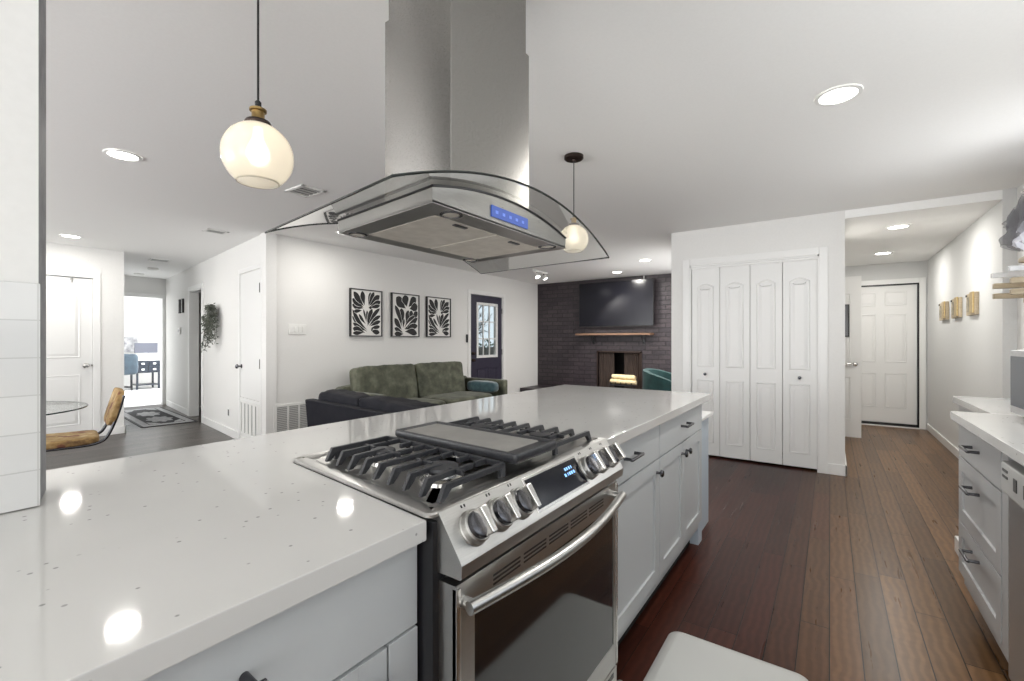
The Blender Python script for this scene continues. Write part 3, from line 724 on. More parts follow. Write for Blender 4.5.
pts = [(RX0+.02+(RX1-RX0-.04)*i/16, OD-.020-.030*sin(pi*i/16), .165) for i in range(17)]
mb = MB(M['steel']).tube(pts, .012, 14)
for x in (RX0+.03, RX1-.03): mb.cyl((x, OD, .165), (x, OD-.026, .165), .010, .010, 14)
mb.build('handle', wd)
MB(M['black']).box(RX0+.03, RX1-.03, OD-.001, OD+.006, .182, .198).build('recess', wd)
# burners
for (x, y, r) in [(.765, .745, .048), (.765, .985, .040), (.98, .865, .045), (1.215, .745, .040), (1.215, .985, .048)]:
    mb = MB(M['chrome']).lathe((x, y, .919), [(r*1.25, 0), (r*1.2, .008), (r*.95, .014), (r*.9, .022), (r*.7, .024), (0, .024)], n=32)
    b = mb.warp(slew).build('burner', rg)
    MB(M['iron']).lathe((x, y, .943), [(r*.86, 0), (r*.9, .004), (r*.86, .010), (r*.5, .012), (0, .012)], n=32).warp(slew).build('burner_cap', b)
def bar(mb, p0, p1, w, h, bev=.002):
    """cast bar with rectangular section between two points (top at z)"""
    p0, p1 = Vector(p0), Vector(p1); d = (p1-p0).normalized(); n = Vector((-d.y, d.x, 0)).normalized()*w/2
    mb.prism([p0-n, p0+n, p0+n*.75-Vector((0, 0, h)) if False else p0+n-Vector((0, 0, h)), p0-n-Vector((0, 0, h))], p1-p0, bev)
def grate(x0, x1, side):
    """side -1: feet along x0; +1: feet along x1"""
    mb = MB(M['iron']); zt = .958; y0, y1 = .632, 1.095
    fx, ix = (x0, x1) if side < 0 else (x1, x0); sg = 1 if side < 0 else -1
    ys = [y0+(y1-y0)*i/8 for i in range(9)]
    for i, y in enumerate(ys):
        ends = ix if i in (0, 8, 4) else (fx+sg*(.17 if i % 2 else .12))
        # sloping foot
        foot = [(fx, y-.006, .924), (fx+sg*.014, y-.006, .924), (fx+sg*.038, y-.006, zt-.012), (fx+sg*.038, y-.006, zt), (fx+sg*.020, y-.006, zt)]
        mb.prism(foot, (0, .012, 0), .0015)
        bar(mb, (fx+sg*.036, y, zt), (ends, y, zt), .011, .013)
        if i not in (0, 8, 4): bar(mb, (ix, y, zt), (ix-sg*.045, y, zt), .011, .013)
    bar(mb, (ix, y0, zt), (ix, y1, zt), .011, .013)
    mx = (fx+ix)/2
    for (ya, yb) in ((.665, .71), (.77, .83), (.90, .95), (1.01, 1.06)): bar(mb, (mx, ya, zt), (mx, yb, zt), .010, .012)
    for y in (y0, y1): mb.prism([(ix, y-.006, .924), (ix-sg*.018, y-.006, .924), (ix-sg*.014, y-.006, zt-.01), (ix, y-.006, zt-.01)], (0, .012, 0), .0015)
    # solid back rail
    xa, xb = sorted((fx+sg*.03, ix)); mb.box(xa, xb, y1-.004, y1+.030, .922, zt-.006, .006)
    return mb.warp(slew)
grate(.645, .868, -1).build('grate', rg); grate(1.105, 1.345, 1).build('grate', rg)
# griddle
gx0, gx1, gy0, gy1 = .884, 1.082, .604, 1.085
mb = MB(M['iron'])
pts = tray(gx0, gx1, gy0, gy1, .012, 0)
rings(mb, pts, lambda x, y, h: Vector((x, y, .955+h)), [(.016, -.006), (.006, -.004), (0, .004), (.0, .016), (.003, .020), (.011, .020), (.016, .014)])
mb.use(M['griddle'])
rings(mb, tray(gx0+.0169, gx1-.0169, gy0+.05, gy1-.017, .008, 0), lambda x, y, h: Vector((x, y, .9690+h)), [(0, 0), (.002, .0015)])
mb.use(M['iron'])
for y in (.68, .80, .92, 1.04):
    for x in (gx0+.02, gx1-.03): mb.box(x, x+.012, y, y+.012, .921, .952, .001)
mb.warp(slew).build('griddle', rg)

# ------------------------------------------------------------------ hood
def askew(c): return (c.x+max(.07, .13-(c.x-.7)*.07)*(c.y-.70), c.y, c.z)
hd = thing('range_hood', 'stainless island range hood with curved glass canopy above the range', 'range hood', (1.035, .91, 1.5))
GX, GH = 1.008, .470
def gz(x): return 1.527+.097*(1-((x-GX)/GH)**2)
bx0, bx1, by0, by1, bz = .708, 1.314, .706, 1.125, 1.546
N = 24
arc = [(bx0+(bx1-bx0)*i/N) for i in range(N+1)]
prof = [(x, gz(x)-.006) for x in arc]
mb = MB(M['steel'])
# shell: front, back, sides (open below, the recessed underside is its own part)
mb = MB(M['steelh'])
mb.grid(lambda u, v: Vector((bx0+(bx1-bx0)*u, by0, bz+(gz(bx0+(bx1-bx0)*u)-.006-bz)*v)), N, 1)
mb.grid(lambda u, v: Vector((bx1-(bx1-bx0)*u, by1, bz+(gz(bx1-(bx1-bx0)*u)-.006-bz)*v)), N, 1)
mb.grid(lambda u, v: Vector((bx0, by1-(by1-by0)*u, bz+(gz(bx0)-.006-bz)*v)), 1, 1)
mb.grid(lambda u, v: Vector((bx1, by0+(by1-by0)*u, bz+(gz(bx1)-.006-bz)*v)), 1, 1)
mb.grid(lambda u, v: Vector((bx0+(bx1-bx0)*u, by0+(by1-by0)*v, gz(bx0+(bx1-bx0)*u)-.006)), N, 1)
mb.use(M['black'])
mb.tube([Vector((x, by0-.001, z+.002)) for x, z in prof], .003, 6); mb.tube([(bx0-.001, by0, gz(bx0)-.004), (bx0-.001, by1, gz(bx0)-.004)], .003, 6)
body = mb.warp(askew).build('body', hd, smooth=30)
fx0, fx1, fy0, fy1 = .775, 1.262, .772, 1.068
mb = MB(M['steelu'])
for (a, b, c, e) in [(bx0, fx0, by0, by1), (fx1, bx1, by0, by1), (fx0, fx1, by0, fy0), (fx0, fx1, fy1, by1)]: mb.box(a, b, c, e, bz-.002, bz+.004)
mb.use(M['black']).box(fx0-.005, fx1+.005, fy0-.005, fy1+.005, bz+.0085, bz+.0105)
mb.warp(askew).build('underside', hd)
for (a, b) in ((fx0, (fx0+fx1)/2-.004), ((fx0+fx1)/2+.004, fx1)):
    f_ = MB(M['filter']).box(a, b, fy0+.001, fy1-.001, bz-.003, bz+.008, .002).warp(askew).build('filter', hd)
    MB(M['black']).box(a+.085, a+.135, fy0+.012, fy0+.026, bz-.006, bz+.004, .002).warp(askew).build('latch', f_)
for (x, y) in ((.80, .739), (1.25, .739), (.755, 1.095), (1.26, 1.095)):
    l_ = MB(M['pewter']).lathe((x, y, bz-.002), [(.030, .002), (.030, -.001), (.022, -.002), (.021, .001)], n=28).warp(askew).build('lamp_ring', hd)
    MB(M['filter']).lathe((x, y, bz-.002), [(.0215, -.0005), (.012, -.001), (0, -.001)], n=24).warp(askew).build('lamp_lens', l_)
d = MB(M['bluelcd']).prism([(.917, by0-.003, 1.561), (1.085, by0-.003, 1.561), (1.085, by0-.003, 1.590), (.917, by0-.003, 1.590)], (0, .004, 0)).build('display', hd)
mb = MB(M['icon'])
for k in range(5): mb.prism([(.932+k*.030, by0-.0036, 1.571), (.944+k*.030, by0-.0036, 1.571), (.944+k*.030, by0-.0036, 1.579), (.932+k*.030, by0-.0036, 1.579)], (0, .0006, 0))
mb.build('icon_row', d)
# glass canopy
gy0_, gy1_ = .622, 1.222
def gp(u, v, t):
    x = GX-GH+2*GH*u; bow = .012*sin(pi*u)
    return Vector((x, gy0_-bow+(gy1_+bow-gy0_+bow)*v, gz(x)+t))
mb = MB(M['hoodglass'])
mb.grid(lambda u, v: gp(u, v, .004), 40, 8)
gs = mb.warp(askew).build('glass_canopy', hd)
mb = MB(mat('glass_edge', (.015, .02, .018), .2))
loop = [gp(0, 1-i/4, .003) for i in range(4)]+[gp(i/40, 0, .003) for i in range(41)]+[gp(1, i/4, .003) for i in range(1, 5)]+[gp(1-i/40, 1, .003) for i in range(1, 41)]
mb.tube(loop, [.0028]*45+[.0012]*44, 6); mb.warp(askew).build('glass_edge', gs)
cx0, cx1, cy0, cy1 = .853, 1.217, .784, 1.037
def shell(mb, x0, x1, y0, y1, z0, z1, bev=.002):
    mb.box(x0, x1, y0, y1, z0, z1, bev)
shell_lo = MB(M['steelv']); shell_lo.prism([(cx0, cy0, 1.60), (cx1, cy0, 1.60), (cx1, cy1, 1.60), (cx0, cy1, 1.60)], (0, 0, .55), .002); shell_lo.build('chimney_lower', hd)
MB(M['steelv']).box(cx0+.007, cx1-.007, cy0+.007, cy1-.007, 2.14, CH-.001, .002).build('chimney_upper', hd)

# ------------------------------------------------------------------ pendants
def pendant(x, y, zc, R, label):
    t = thing('pendant_lamp', label, 'lamp', (x, y, CH), group='globe pendants over the island')
    MB(M['bronze']).lathe((x, y, CH), [(.062, -.001), (.062, -.018), (.055, -.024), (.012, -.026), (.008, -.036), (0, -.036)], n=32).build('canopy', t)
    MB(M['cord']).cyl((x, y, CH-.03), (x, y, zc+R+.05), .0030, n=10).build('cord', t)
    mb = MB(M['cord']).lathe((x, y, zc+R), [(.005, .066), (.0085, .062), (.0085, .046), (.015, .044)], n=24)
    mb.use(M['brass']).lathe((x, y, zc+R), [(.013, .046), (.0225, .041), (.0225, .035), (.017, .033), (.017, .016), (.020, .012), (.020, .008)], n=32)
    mb.use(M['bronze']).lathe((x, y, zc+R), [(.020, .010), (.032, .006), (.036, -.001), (.034, -.010), (.022, -.012)], n=32); mb.build('socket', t)
    a0, a1 = .36, pi-.62
    prof = [(R*sin(a0+(a1-a0)*i/26), R*cos(a0+(a1-a0)*i/26)) for i in range(27)]
    g = MB(M['pearl']).lathe((x, y, zc), prof, n=48).build('globe', t)
    r_, h_ = prof[-1]; n = 48
    MB(M['pearl']).tube([(x+r_*cos(2*pi*i/n), y+r_*sin(2*pi*i/n), zc+h_) for i in range(n+1)], .0022, 6, cap=False).build('rim', g)
    MB(M['bulb']).lathe((x, y, zc+R*.86), [(.012, 0), (.014, -.03), (.030, -.065), (.030, -.085), (.018, -.105), (0, -.11)], n=20).build('bulb', t)
    l = light('pendant_light', 'POINT', (x, y, zc+R*.25), .75, (1, .92, .80), .03); l.parent = t; l.location = (0, 0, zc+R*.25-CH)
    return t
pendant(.66, 1.36, 1.780, .094, 'pearl glass globe pendant on black cord left of the range hood')
pendant(2.645, 1.36, 1.90, .094, 'globe pendant on long cord seen behind the glass hood')

# ------------------------------------------------------------------ downlights
def downlight(x, y, z, label, e=9, r=.075):
    global DL
    t = thing('downlight', label, 'ceiling light', (x, y, z), group='recessed ceiling lights')
    if DL is None:
        MB(M['whiteplastic']).lathe((x, y, z), [(.098, -.0005), (.096, -.006), (.080, -.008), (.076, -.004)], n=36).build('trim_ring', t)
        MB(M['led']).lathe((x, y, z), [(.077, -.0042), (0, -.0045)], n=36).build('lens', t); DL = t
    else:
        for ch in DL.children:
            if ch.type != 'MESH': continue
            c = ch.copy(); COL.objects.link(c); c.parent = t
    l = light('downlight_lamp', 'AREA', (0, 0, 0), e, (1, .97, .91), .15, shape='DISK'); l.parent = t; l.location = (0, 0, -.012)
    return t
DL = None
LAMPS = [(2.724, -.032, CH, 'ceiling downlight above the kitchen aisle in front of the bifold doors', 9),
 (.967, 3.733, CH, 'ceiling downlight left of the pearl globe pendant', 8),
 (1.376, 7.114, CH, 'ceiling downlight near the white two-panel dining door', 6),
 (7.555, 3.046, CH, 'ceiling downlight nearest the television wall', 12),
 (6.667, 2.251, CH, 'living room downlight beside the upper corner of the closet wall', 14),
 (5.838, -.548, 2.365, 'first hall ceiling downlight past the opening', 6),
 (7.509, -.557, 2.365, 'second hall downlight close to the six-panel door', 6),
 (3.07, 4.4, CH, 'ceiling downlight behind the range hood, mirrored in the counter beside the cooktop', 5)]
for a in LAMPS: downlight(a[0], a[1], a[2], a[3], a[4])
# track light
t = thing('track_spotlight', 'small twin spotlight fixture on the living room ceiling', 'ceiling light', (6.69, 4.09, CH))
MB(M['whiteplastic']).box(6.50, 6.90, 4.06, 4.12, CH-.03, CH-.001, .004).build('base', t)
for i, (x, dx) in enumerate(((6.58, -.04), (6.82, .05))):
    s_ = MB(M['bronze']).cyl((x, 4.09, CH-.03), (x, 4.09, CH-.06), .008).build('stem', t)
    mb = MB(M['whiteplastic']).lathe((x, 4.09, CH-.06), [(.02, 0), (.034, .02), (.042, .07)], (dx*4, -.5, -1), 22); mb.use(M['led']).lathe((x, 4.09, CH-.06), [(.040, .066), (0, .066)], (dx*4, -.5, -1), 22); mb.build('spot_head', t)
l = light('track_lamp', 'SPOT', (6.69, 4.0, CH-.16), 40, (1, .97, .92), .05, target=(7.0, 2.5, .5)); l.data.spot_size = radians(120)
# ceiling registers and detectors
def register(name, x, y, sx, sy, rz, label, n=4, z=CH):
    t = thing(name, label, 'vent', (x, y, z), rz)
    mb = MB(M['whiteplastic'])
    for (a, b, c, e) in [(-sx/2, sx/2, -sy/2, -sy/2+.025), (-sx/2, sx/2, sy/2-.025, sy/2), (-sx/2, -sx/2+.025, -sy/2, sy/2), (sx/2-.025, sx/2, -sy/2, sy/2)]: mb.box(a, b, c, e, -.010, -.0005, .002)
    mb.build('frame', t, local=True)
    MB(mat('register_shade', (.06, .06, .06), .8)).box(-sx/2+.02, sx/2-.02, -sy/2+.02, sy/2-.02, -.004, -.001).build('backing', t, local=True)
    mb = MB(mat('register_vane', (.38, .38, .37), .5))
    for k in range(n):
        y_ = -sy/2+.025+(sy-.05)*(k+.5)/n; w_ = (sy-.05)/n*.30
        mb.box(-sx/2+.02, sx/2-.02, y_-w_, y_+w_, -.009, -.005)
    mb.build('vane', t, local=True)
register('ceiling_register', 2.03, 3.435, .20, .27, 0, 'rectangular ceiling air register beside the globe pendant', 4)
register('ceiling_register', 2.22, 5.5, .21, .16, 0, 'small ceiling air register nearer the hall entrance', 3)
register('ceiling_register', 2.54, 8.15, .25, .25, -HA, 'ceiling air register inside the hall', 3)
for (x, y, lb) in [(2.757, 9.146, 'round white smoke detector on the hall ceiling'), (2.84, 10.1, 'round white detector on hall ceiling above the office doorway')]:
    tag(MB(M['whiteplastic']).lathe((x, y, CH), [(.075, -.0005), (.075, -.022), (.06, -.036), (.03, -.040), (0, -.040)], n=28).build('smoke_detector'), lb, 'smoke detector')

# ------------------------------------------------------------------ floor mat
mb = MB(M['matgrey'])
rings(mb, tray(.75, 2.005, .055, .560, .05, 0, 7), lambda x, y, h: Vector((x, y, h)), [(0, .0005), (.002, .003), (.035, .017), (.042, .018)])
tag(mb.build('floor_mat'), 'grey cushioned kitchen mat with soft sloping edges on the floor before the range', 'mat')

# ------------------------------------------------------------------ right-hand run
RF = -.49
tag(MB(M['quartz']).box(-.6, 2.93, -1.195, -.462, CB, CT, .003).build('countertop'), 'white quartz countertop on the right carrying the microwave', 'countertop')
tag(MB(M['quartz']).box(2.932, 3.735, -1.195, -.598, CB, CT, .003).build('countertop'), 'set-back white quartz countertop beyond the drawer cabinet', 'countertop')
t = thing('drawer_cabinet', 'grey three-drawer base cabinet at the end of the right counter', 'cabinet', (2.6, -.8, 0))
MB(M['cabr']).box(2.205, 2.925, -1.19, RF-.02, .12, CB-.002).box(2.21, 2.92, -1.18, RF-.09, 0, .12).box(2.205, 2.27, RF-.02, RF, .17, CB-.003, .002).build('carcass', t)
for (z0, z1, hz, sl) in [(.718, .872, .795, True), (.421, .711, .625, False), (.182, .414, .355, False)]:
    d = shaker(MB(M['cabr']), 2.285, 2.922, z0, z1, RF, n=1, slab=sl).build('drawer', t)
    bar_pull(MB(M['pewter']), (2.62, RF, hz), (1, 0, 0), (0, 1, 0), .135, .034).build('handle', d)
t = thing('base_cabinet', 'grey set-back cabinet beyond the three-drawer cabinet', 'cabinet', (3.3, -.9, 0))
MB(M['cabr']).box(2.935, 3.70, -1.19, -.64, .0, CB-.002, .002).build('carcass', t)
for (a, b) in ((2.94, 3.31), (3.32, 3.695)): shaker(MB(M['cabr']), a, b, .12, .868, -.62, n=1).build('door', t)
MB(M['trim']).box(2.935, 3.715, -.64, -.605, 0, .09, .004).build('plinth', t)
t = thing('dishwasher', 'stainless dishwasher with control strip beside the three-drawer cabinet', 'dishwasher', (1.9, -.8, 0))
MB(M['black']).box(1.60, 2.20, -1.19, -.53, .02, .87).build('body', t)
MB(M['dw']).box(1.605, 2.198, -.53, -.488, .12, .735, .006).build('door', t)
c = MB(mat('dw_panel', (.60, .60, .59), .35, .3)).box(1.605, 2.198, -.53, -.470, .738, .845, .010).build('control_panel', t)
for z in (.795, .815): MB(M['black']).box(2.12, 2.17, -.4705, -.468, z, z+.008).build('slot', c)
for x in (1.94, 2.03): MB(M['black']).box(x, x+.03, -.4705, -.468, .775, .815).build('button', c)
t = thing('microwave', 'silver microwave with dark window standing on the right counter', 'microwave', (2.63, -.85, CT))
MB(M['dw']).box(2.38, 2.88, -1.08, -.665, .928, 1.205, .006).build('body', t)
f_ = MB(stainless('microwave_front', (.62, .62, .63), .3)).box(2.385, 2.876, -.665, -.645, .932, 1.203, .005).build('door', t)
MB(M['mwglass']).box(2.50, 2.862, -.6455, -.6425, .965, 1.178, .001).build('window', f_)
MB(M['black']).box(2.392, 2.48, -.6455, -.6435, .955, 1.185).build('keypad', f_)
mb = MB(M['black'])
for x in (2.42, 2.84):
    for y in (-1.04, -.69): mb.cyl((x, y, CT+.0005), (x, y, .929), .014, n=14)
mb.build('foot', t)
# peg rack
t = thing('peg_rack', 'pale wooden wall rack with stubby pegs and a clear rod', 'rack', (4.7, -1.19, 1.6))
MB(M['tan']).box(4.40, 4.50, -1.198, -1.165, 1.52, 1.80, .006).box(4.80, 4.90, -1.198, -1.165, 1.52, 1.80, .006).box(4.40, 4.90, -1.198, -1.175, 1.55, 1.59, .004).build('board', t)
for x in (4.45, 4.85):
    for z in (1.575, 1.65): MB(M['tan']).box(x-.025, x+.025, -1.17, -1.0, z-.019, z+.019, .004).build('peg', t)
    MB(M['acrylic']).box(x-.022, x+.022, -1.17, -.99, 1.712, 1.748, .004).build('clear_rod', t)
MB(M['tan']).box(4.38, 4.56, -1.19, -1.06, 1.775, 1.81, .008).build('shelf', t)
# gathered tulle
t = thing('tulle_swag', 'gathered grey tulle swag hanging above the wooden peg rack', 'curtain', (4.4, -1.15, 2.0))
def tul(seed, x0, x1, zt, zb, amp, yo):
    def fn(u, v):
        x = x0+(x1-x0)*u; k = v**.8
        z = zt(u)+(zb(u)-zt(u))*v
        ph = 2*pi*(u*7+seed)
        y = yo+amp*(.3+.7*k)*sin(ph+2*v)+.03*noise.noise(Vector((u*6+seed, v*4, seed)))
        return Vector((x+.05*sin(ph*.5+3*v+seed)*k, y, z+.03*sin(ph+1.3)*k))
    return fn
mb = MB(M['tulle'])
mb.grid(tul(.1, 4.78, 3.9, lambda u: 2.13+.23*u**.7, lambda u: 2.02-.14*u, .05, -1.08), 70, 14)
mb.grid(tul(.6, 4.72, 3.9, lambda u: 2.10+.22*u, lambda u: 1.90-.02*u, .06, -1.06), 70, 18)
mb.grid(tul(.35, 4.60, 3.9, lambda u: 2.12+.18*u, lambda u: 1.94+.1*u, .045, -1.11), 70, 14)
mb.build('grey_layer', t)
mb = MB(M['whitetulle']); mb.grid(tul(.8, 4.42, 3.9, lambda u: 2.0+.1*u, lambda u: 1.86-.0*u, .05, -1.05), 50, 18); mb.build('white_layer', t)
MB(M['chrome']).cyl((3.85, -1.15, 2.33), (4.85, -1.15, 2.33), .008, n=12).build('rod', t)
# hall plaques
for i, (x0, x1, lb) in enumerate([(5.86, 6.20, 'pale wooden wall plaque nearest the kitchen, first of three in the hall'), (6.50, 6.87, 'middle of three pale wooden plaques on the hall wall'), (7.14, 7.54, 'pale wooden wall plaque nearest the six-panel hall door')]):
    t = thing('wall_plaque', lb, 'plaque', ((x0+x1)/2, -1.11, 1.59), group='wooden plaques along the hall wall')
    MB(M['tan']).box(x0, x1, -1.119, -1.092, 1.485, 1.695, .006).build('board', t)
    MB(M['gold']).box(x0+.03, x0+(x1-x0)*.42, -1.094, -1.078, 1.50, 1.70, .006).build('block', t)
    MB(noisy('plaque_print', (.10, .10, .07), (.45, .38, .28), 14, .6)).box(x0+(x1-x0)*.5, x1-.03, -1.093, -1.089, 1.52, 1.66).build('print', t)
    MB(M['pewter']).box(x1-.05, x1-.02, -1.093, -1.082, 1.665, 1.685, .002).build('clip', t)

# ------------------------------------------------------------------ living room
def leafpts(p, q, w, n=9, bend=0.0):
    """teardrop from stem p to tip q"""
    p, q = Vector(p), Vector(q); d = q-p; nrm = Vector((-d.y, d.x)); L = []; R = []
    for i in range(1, n):
        t = i/n; ww = w*sin(pi*t**1.6)**.75; c = p+d*t+nrm*bend*sin(pi*t)
        L.append(c+nrm.normalized()*ww); R.append(c-nrm.normalized()*ww)
    return [p]+R+[q+nrm*0]+L[::-1]
ART = {
 'sprig': [((.48, .26), (.26, .47), .030, .03), ((.52, .30), (.52, .56), .028, .02), ((.52, .10), (.06, .42), .040, .05), ((.52, .14), (.07, .56), .045, .08), ((.50, .12), (.08, .28), .04, .02), ((.45, .08), (.08, .17), .055, -.02), ((.42, .09), (.08, .07), .035, .02), ((.50, .30), (.40, .58), .022, 0), ((.53, .22), (.68, .60), .055, .04), ((.55, .24), (.93, .62), .040, .06), ((.57, .22), (.95, .46), .038, .05), ((.60, .22), (.95, .34), .036, .02), ((.62, .18), (.93, .22), .035, 0), ((.62, .15), (.92, .09), .045, -.05), ((.64, .12), (.70, .20), .022, 0),
   ((.40, .60), (.06, .66), .050, .03), ((.40, .62), (.06, .78), .055, .02), ((.42, .64), (.10, .93), .060, .02), ((.44, .66), (.36, .96), .060, .04), ((.36, .55), (.10, .52), .032, 0), ((.56, .66), (.62, .95), .040, 0), ((.56, .66), (.74, .96), .050, 0), ((.58, .66), (.92, .90), .060, 0), ((.60, .64), (.95, .77), .050, 0), ((.60, .62), (.93, .68), .035, 0), ((.56, .62), (.66, .62), .03, 0)],
 'bloom': [((.50, .66), (.16, .90), .100, .03), ((.54, .70), (.46, .97), .100, .02), ((.60, .70), (.88, .93), .085, .02), ((.64, .66), (.94, .74), .085, -.02), ((.40, .28), (.34, .66), .085, .04), ((.50, .30), (.60, .62), .075, -.05), ((.66, .40), (.72, .62), .06, 0), ((.72, .42), (.94, .60), .06, 0), ((.36, .22), (.12, .72), .055, -.05), ((.36, .16), (.10, .42), .060, .02), ((.40, .20), (.44, .42), .03, 0), ((.44, .20), (.86, .50), .035, .10), ((.44, .18), (.94, .46), .055, -.04), ((.46, .17), (.94, .27), .060, .03), ((.46, .12), (.92, .08), .065, .06), ((.40, .10), (.10, .20), .045, .02), ((.42, .07), (.10, .07), .050, .02)]}
def picture(x0, x1, z0, z1, art, label):
    y = 5.098; t = thing('framed_print', label, 'picture', ((x0+x1)/2, y, (z0+z1)/2), group='black and white leaf prints above the sofa')
    mb = MB(M['blackframe']); f = .014
    for (a, b, c, e) in [(x0, x0+f, z0, z1), (x1-f, x1, z0, z1), (x0+f, x1-f, z0, z0+f), (x0+f, x1-f, z1-f, z1)]: mb.box(a, b, y-.035, y, c, e, .001)
    mb.build('frame', t)
    MB(M['paper']).box(x0+f, x1-f, y-.022, y-.002, z0+f, z1-f).build('paper', t)
    mb = MB(M['ink']); k = 0
    for (p, q, w, b) in ART[art]:
        for (ww, mm) in ((w*1.22+.012, M['paper']), (w*1.22, M['ink'])):
            k += 1; pts = leafpts(p, q, ww, 12, b); mb.use(mm)
            mb.poly([(x0+u.x*(x1-x0), y-.0223-.00005*k, z0+u.y*(z1-z0)) for u in pts])
    mb.build('leaf_print', t)
picture(3.615, 4.125, 1.298, 1.925, 'sprig', 'leftmost black leaf print in black frame on the white wall')
picture(4.292, 4.818, 1.298, 1.925, 'bloom', 'middle black print with broad petals above the sofa')
picture(4.976, 5.510, 1.298, 1.925, 'sprig', 'black leaf print nearest the dark patio door')
# switches, vent, lock box
t = thing('light_switch', 'white four-gang light switch plate on the picture wall', 'switch', (2.92, 5.1, 1.38))
MB(M['whiteplastic']).box(2.81, 3.025, 5.090, 5.0995, 1.315, 1.435, .004).build('plate', t)
for k in range(4): MB(M['whiteplastic']).box(2.832+k*.047, 2.862+k*.047, 5.083, 5.092, 1.34, 1.41, .003).build('rocker', t)
t = thing('wall_vent', 'wide white wall vent grille low on the picture wall', 'vent', (2.93, 5.1, .3))
mb = MB(M['whiteplastic'])
for (a, b, c, e) in [(2.635, 2.675, .13, .52), (3.20, 3.24, .13, .52), (2.675, 3.2, .49, .52), (2.675, 3.2, .13, .16)]: mb.box(a, b, 5.085, 5.0995, c, e, .002)
for k in (1, 2, 3): mb.box(2.675+k*.131-.008, 2.675+k*.131+.008, 5.085, 5.0995, .16, .49)
mb.build('frame', t)
MB(mat('vent_shade', (.22, .22, .22), .8)).box(2.675, 3.2, 5.097, 5.0995, .16, .49).build('backing', t)
mb = MB(mat('vent_slats', (.62, .62, .61), .5))
for k in range(16): mb.box(2.675, 3.2, 5.089, 5.096, .163+k*.0205, .176+k*.0205)
mb.build('slat', t)
tag(MB(M['black']).box(5.915, 5.955, 5.075, 5.0995, 1.21, 1.35, .008).box(5.923, 5.947, 5.070, 5.077, 1.29, 1.33, .003).build('door_keypad'), 'small black keypad on the wall left of the patio door', 'keypad')
# sofa
t = thing('sofa', 'olive green velvet sofa against the picture wall', 'sofa', (4.7, 4.55, 0))
MB(M['velvet']).cushion((4.53, 4.52, .24), (2.46, .86, .26), 10, n=8).build('base', t)
mb = MB(M['velvet']).cushion((4.53, 4.95, .42), (2.46, .18, .54), 9, n=10); mb.build('back', t)
for (a, b, sd) in ((3.44, 4.39, 1), (4.40, 5.38, 2)):
    MB(M['velvet']).cushion(((a+b)/2, 4.40, .39), (b-a, .70, .17), 7, 0, .006, sd).build('seat_cushion', t)
    MB(M['velvet']).cushion(((a+b)/2, 4.75, .67), (b-a-.012, .20, .50), 12, .12, .010, sd*5, Matrix.Rotation(radians(-9), 3, 'X'), 18).build('back_cushion', t)
for (x, lb) in ((3.34, 'l'), (5.69, 'r')): MB(M['velvet']).box(x-.055, x+.055, 4.09, 4.98, .16, .64, .022, 4).build('arm', t)
mb = MB(M['bronze'])
for x in (3.36, 5.70):
    for y in (4.18, 4.9): MB(M['bronze']).cyl((x, y, 0), (x, y, .16), .012, .018, 14).build('leg', t)
tag(MB(M['tealblue']).cushion((5.53, 4.42, .535), (.18, .56, .17), 4, 0, .006, 3, n=12).build('bolster_cushion'), 'blue-green velvet bolster cushion against the sofa right arm', 'cushion')
# dark loveseat, its back to the kitchen
t = thing('loveseat', 'black leather loveseat with its back to the kitchen island', 'sofa', (2.8, 3.2, 0))
def tilt(x): return x
mb = MB(M['leather'])
mb.prism([(2.40, 2.30, .10), (2.40, 3.97, .10), (2.36, 4.0, .70), (2.36, 2.30, .655)], (.09, 0, 0), .012); mb.build('back', t)
MB(M['leather']).box(2.46, 3.12, 2.32, 3.96, .12, .32, .03).build('base', t)
for (a, b, z, sd) in ((3.33, 3.93, .738, 1), (2.46, 3.32, .718, 2)):
    MB(M['leather']).cushion((2.55, (a+b)/2, z-.17), (.24, b-a, .40), 9, 0, .014, sd*4, Matrix.Rotation(radians(3), 3, 'X'), 14).build('back_cushion', t)
    MB(M['leather']).cushion((2.86, (a+b)/2, .38), (.50, b-a, .16), 7, 0, .008, sd).build('seat_cushion', t)
MB(M['leather']).cushion((2.78, 4.02, .36), (.72, .11, .46), 8).build('arm', t); MB(M['leather']).cushion((2.78, 2.25, .40), (.72, .13, .52), 8).build('arm', t)
for x in (2.5, 3.05):
    for y in (2.4, 3.9): MB(M['black']).cyl((x, y, 0), (x, y, .13), .018, .024, 12).build('leg', t)
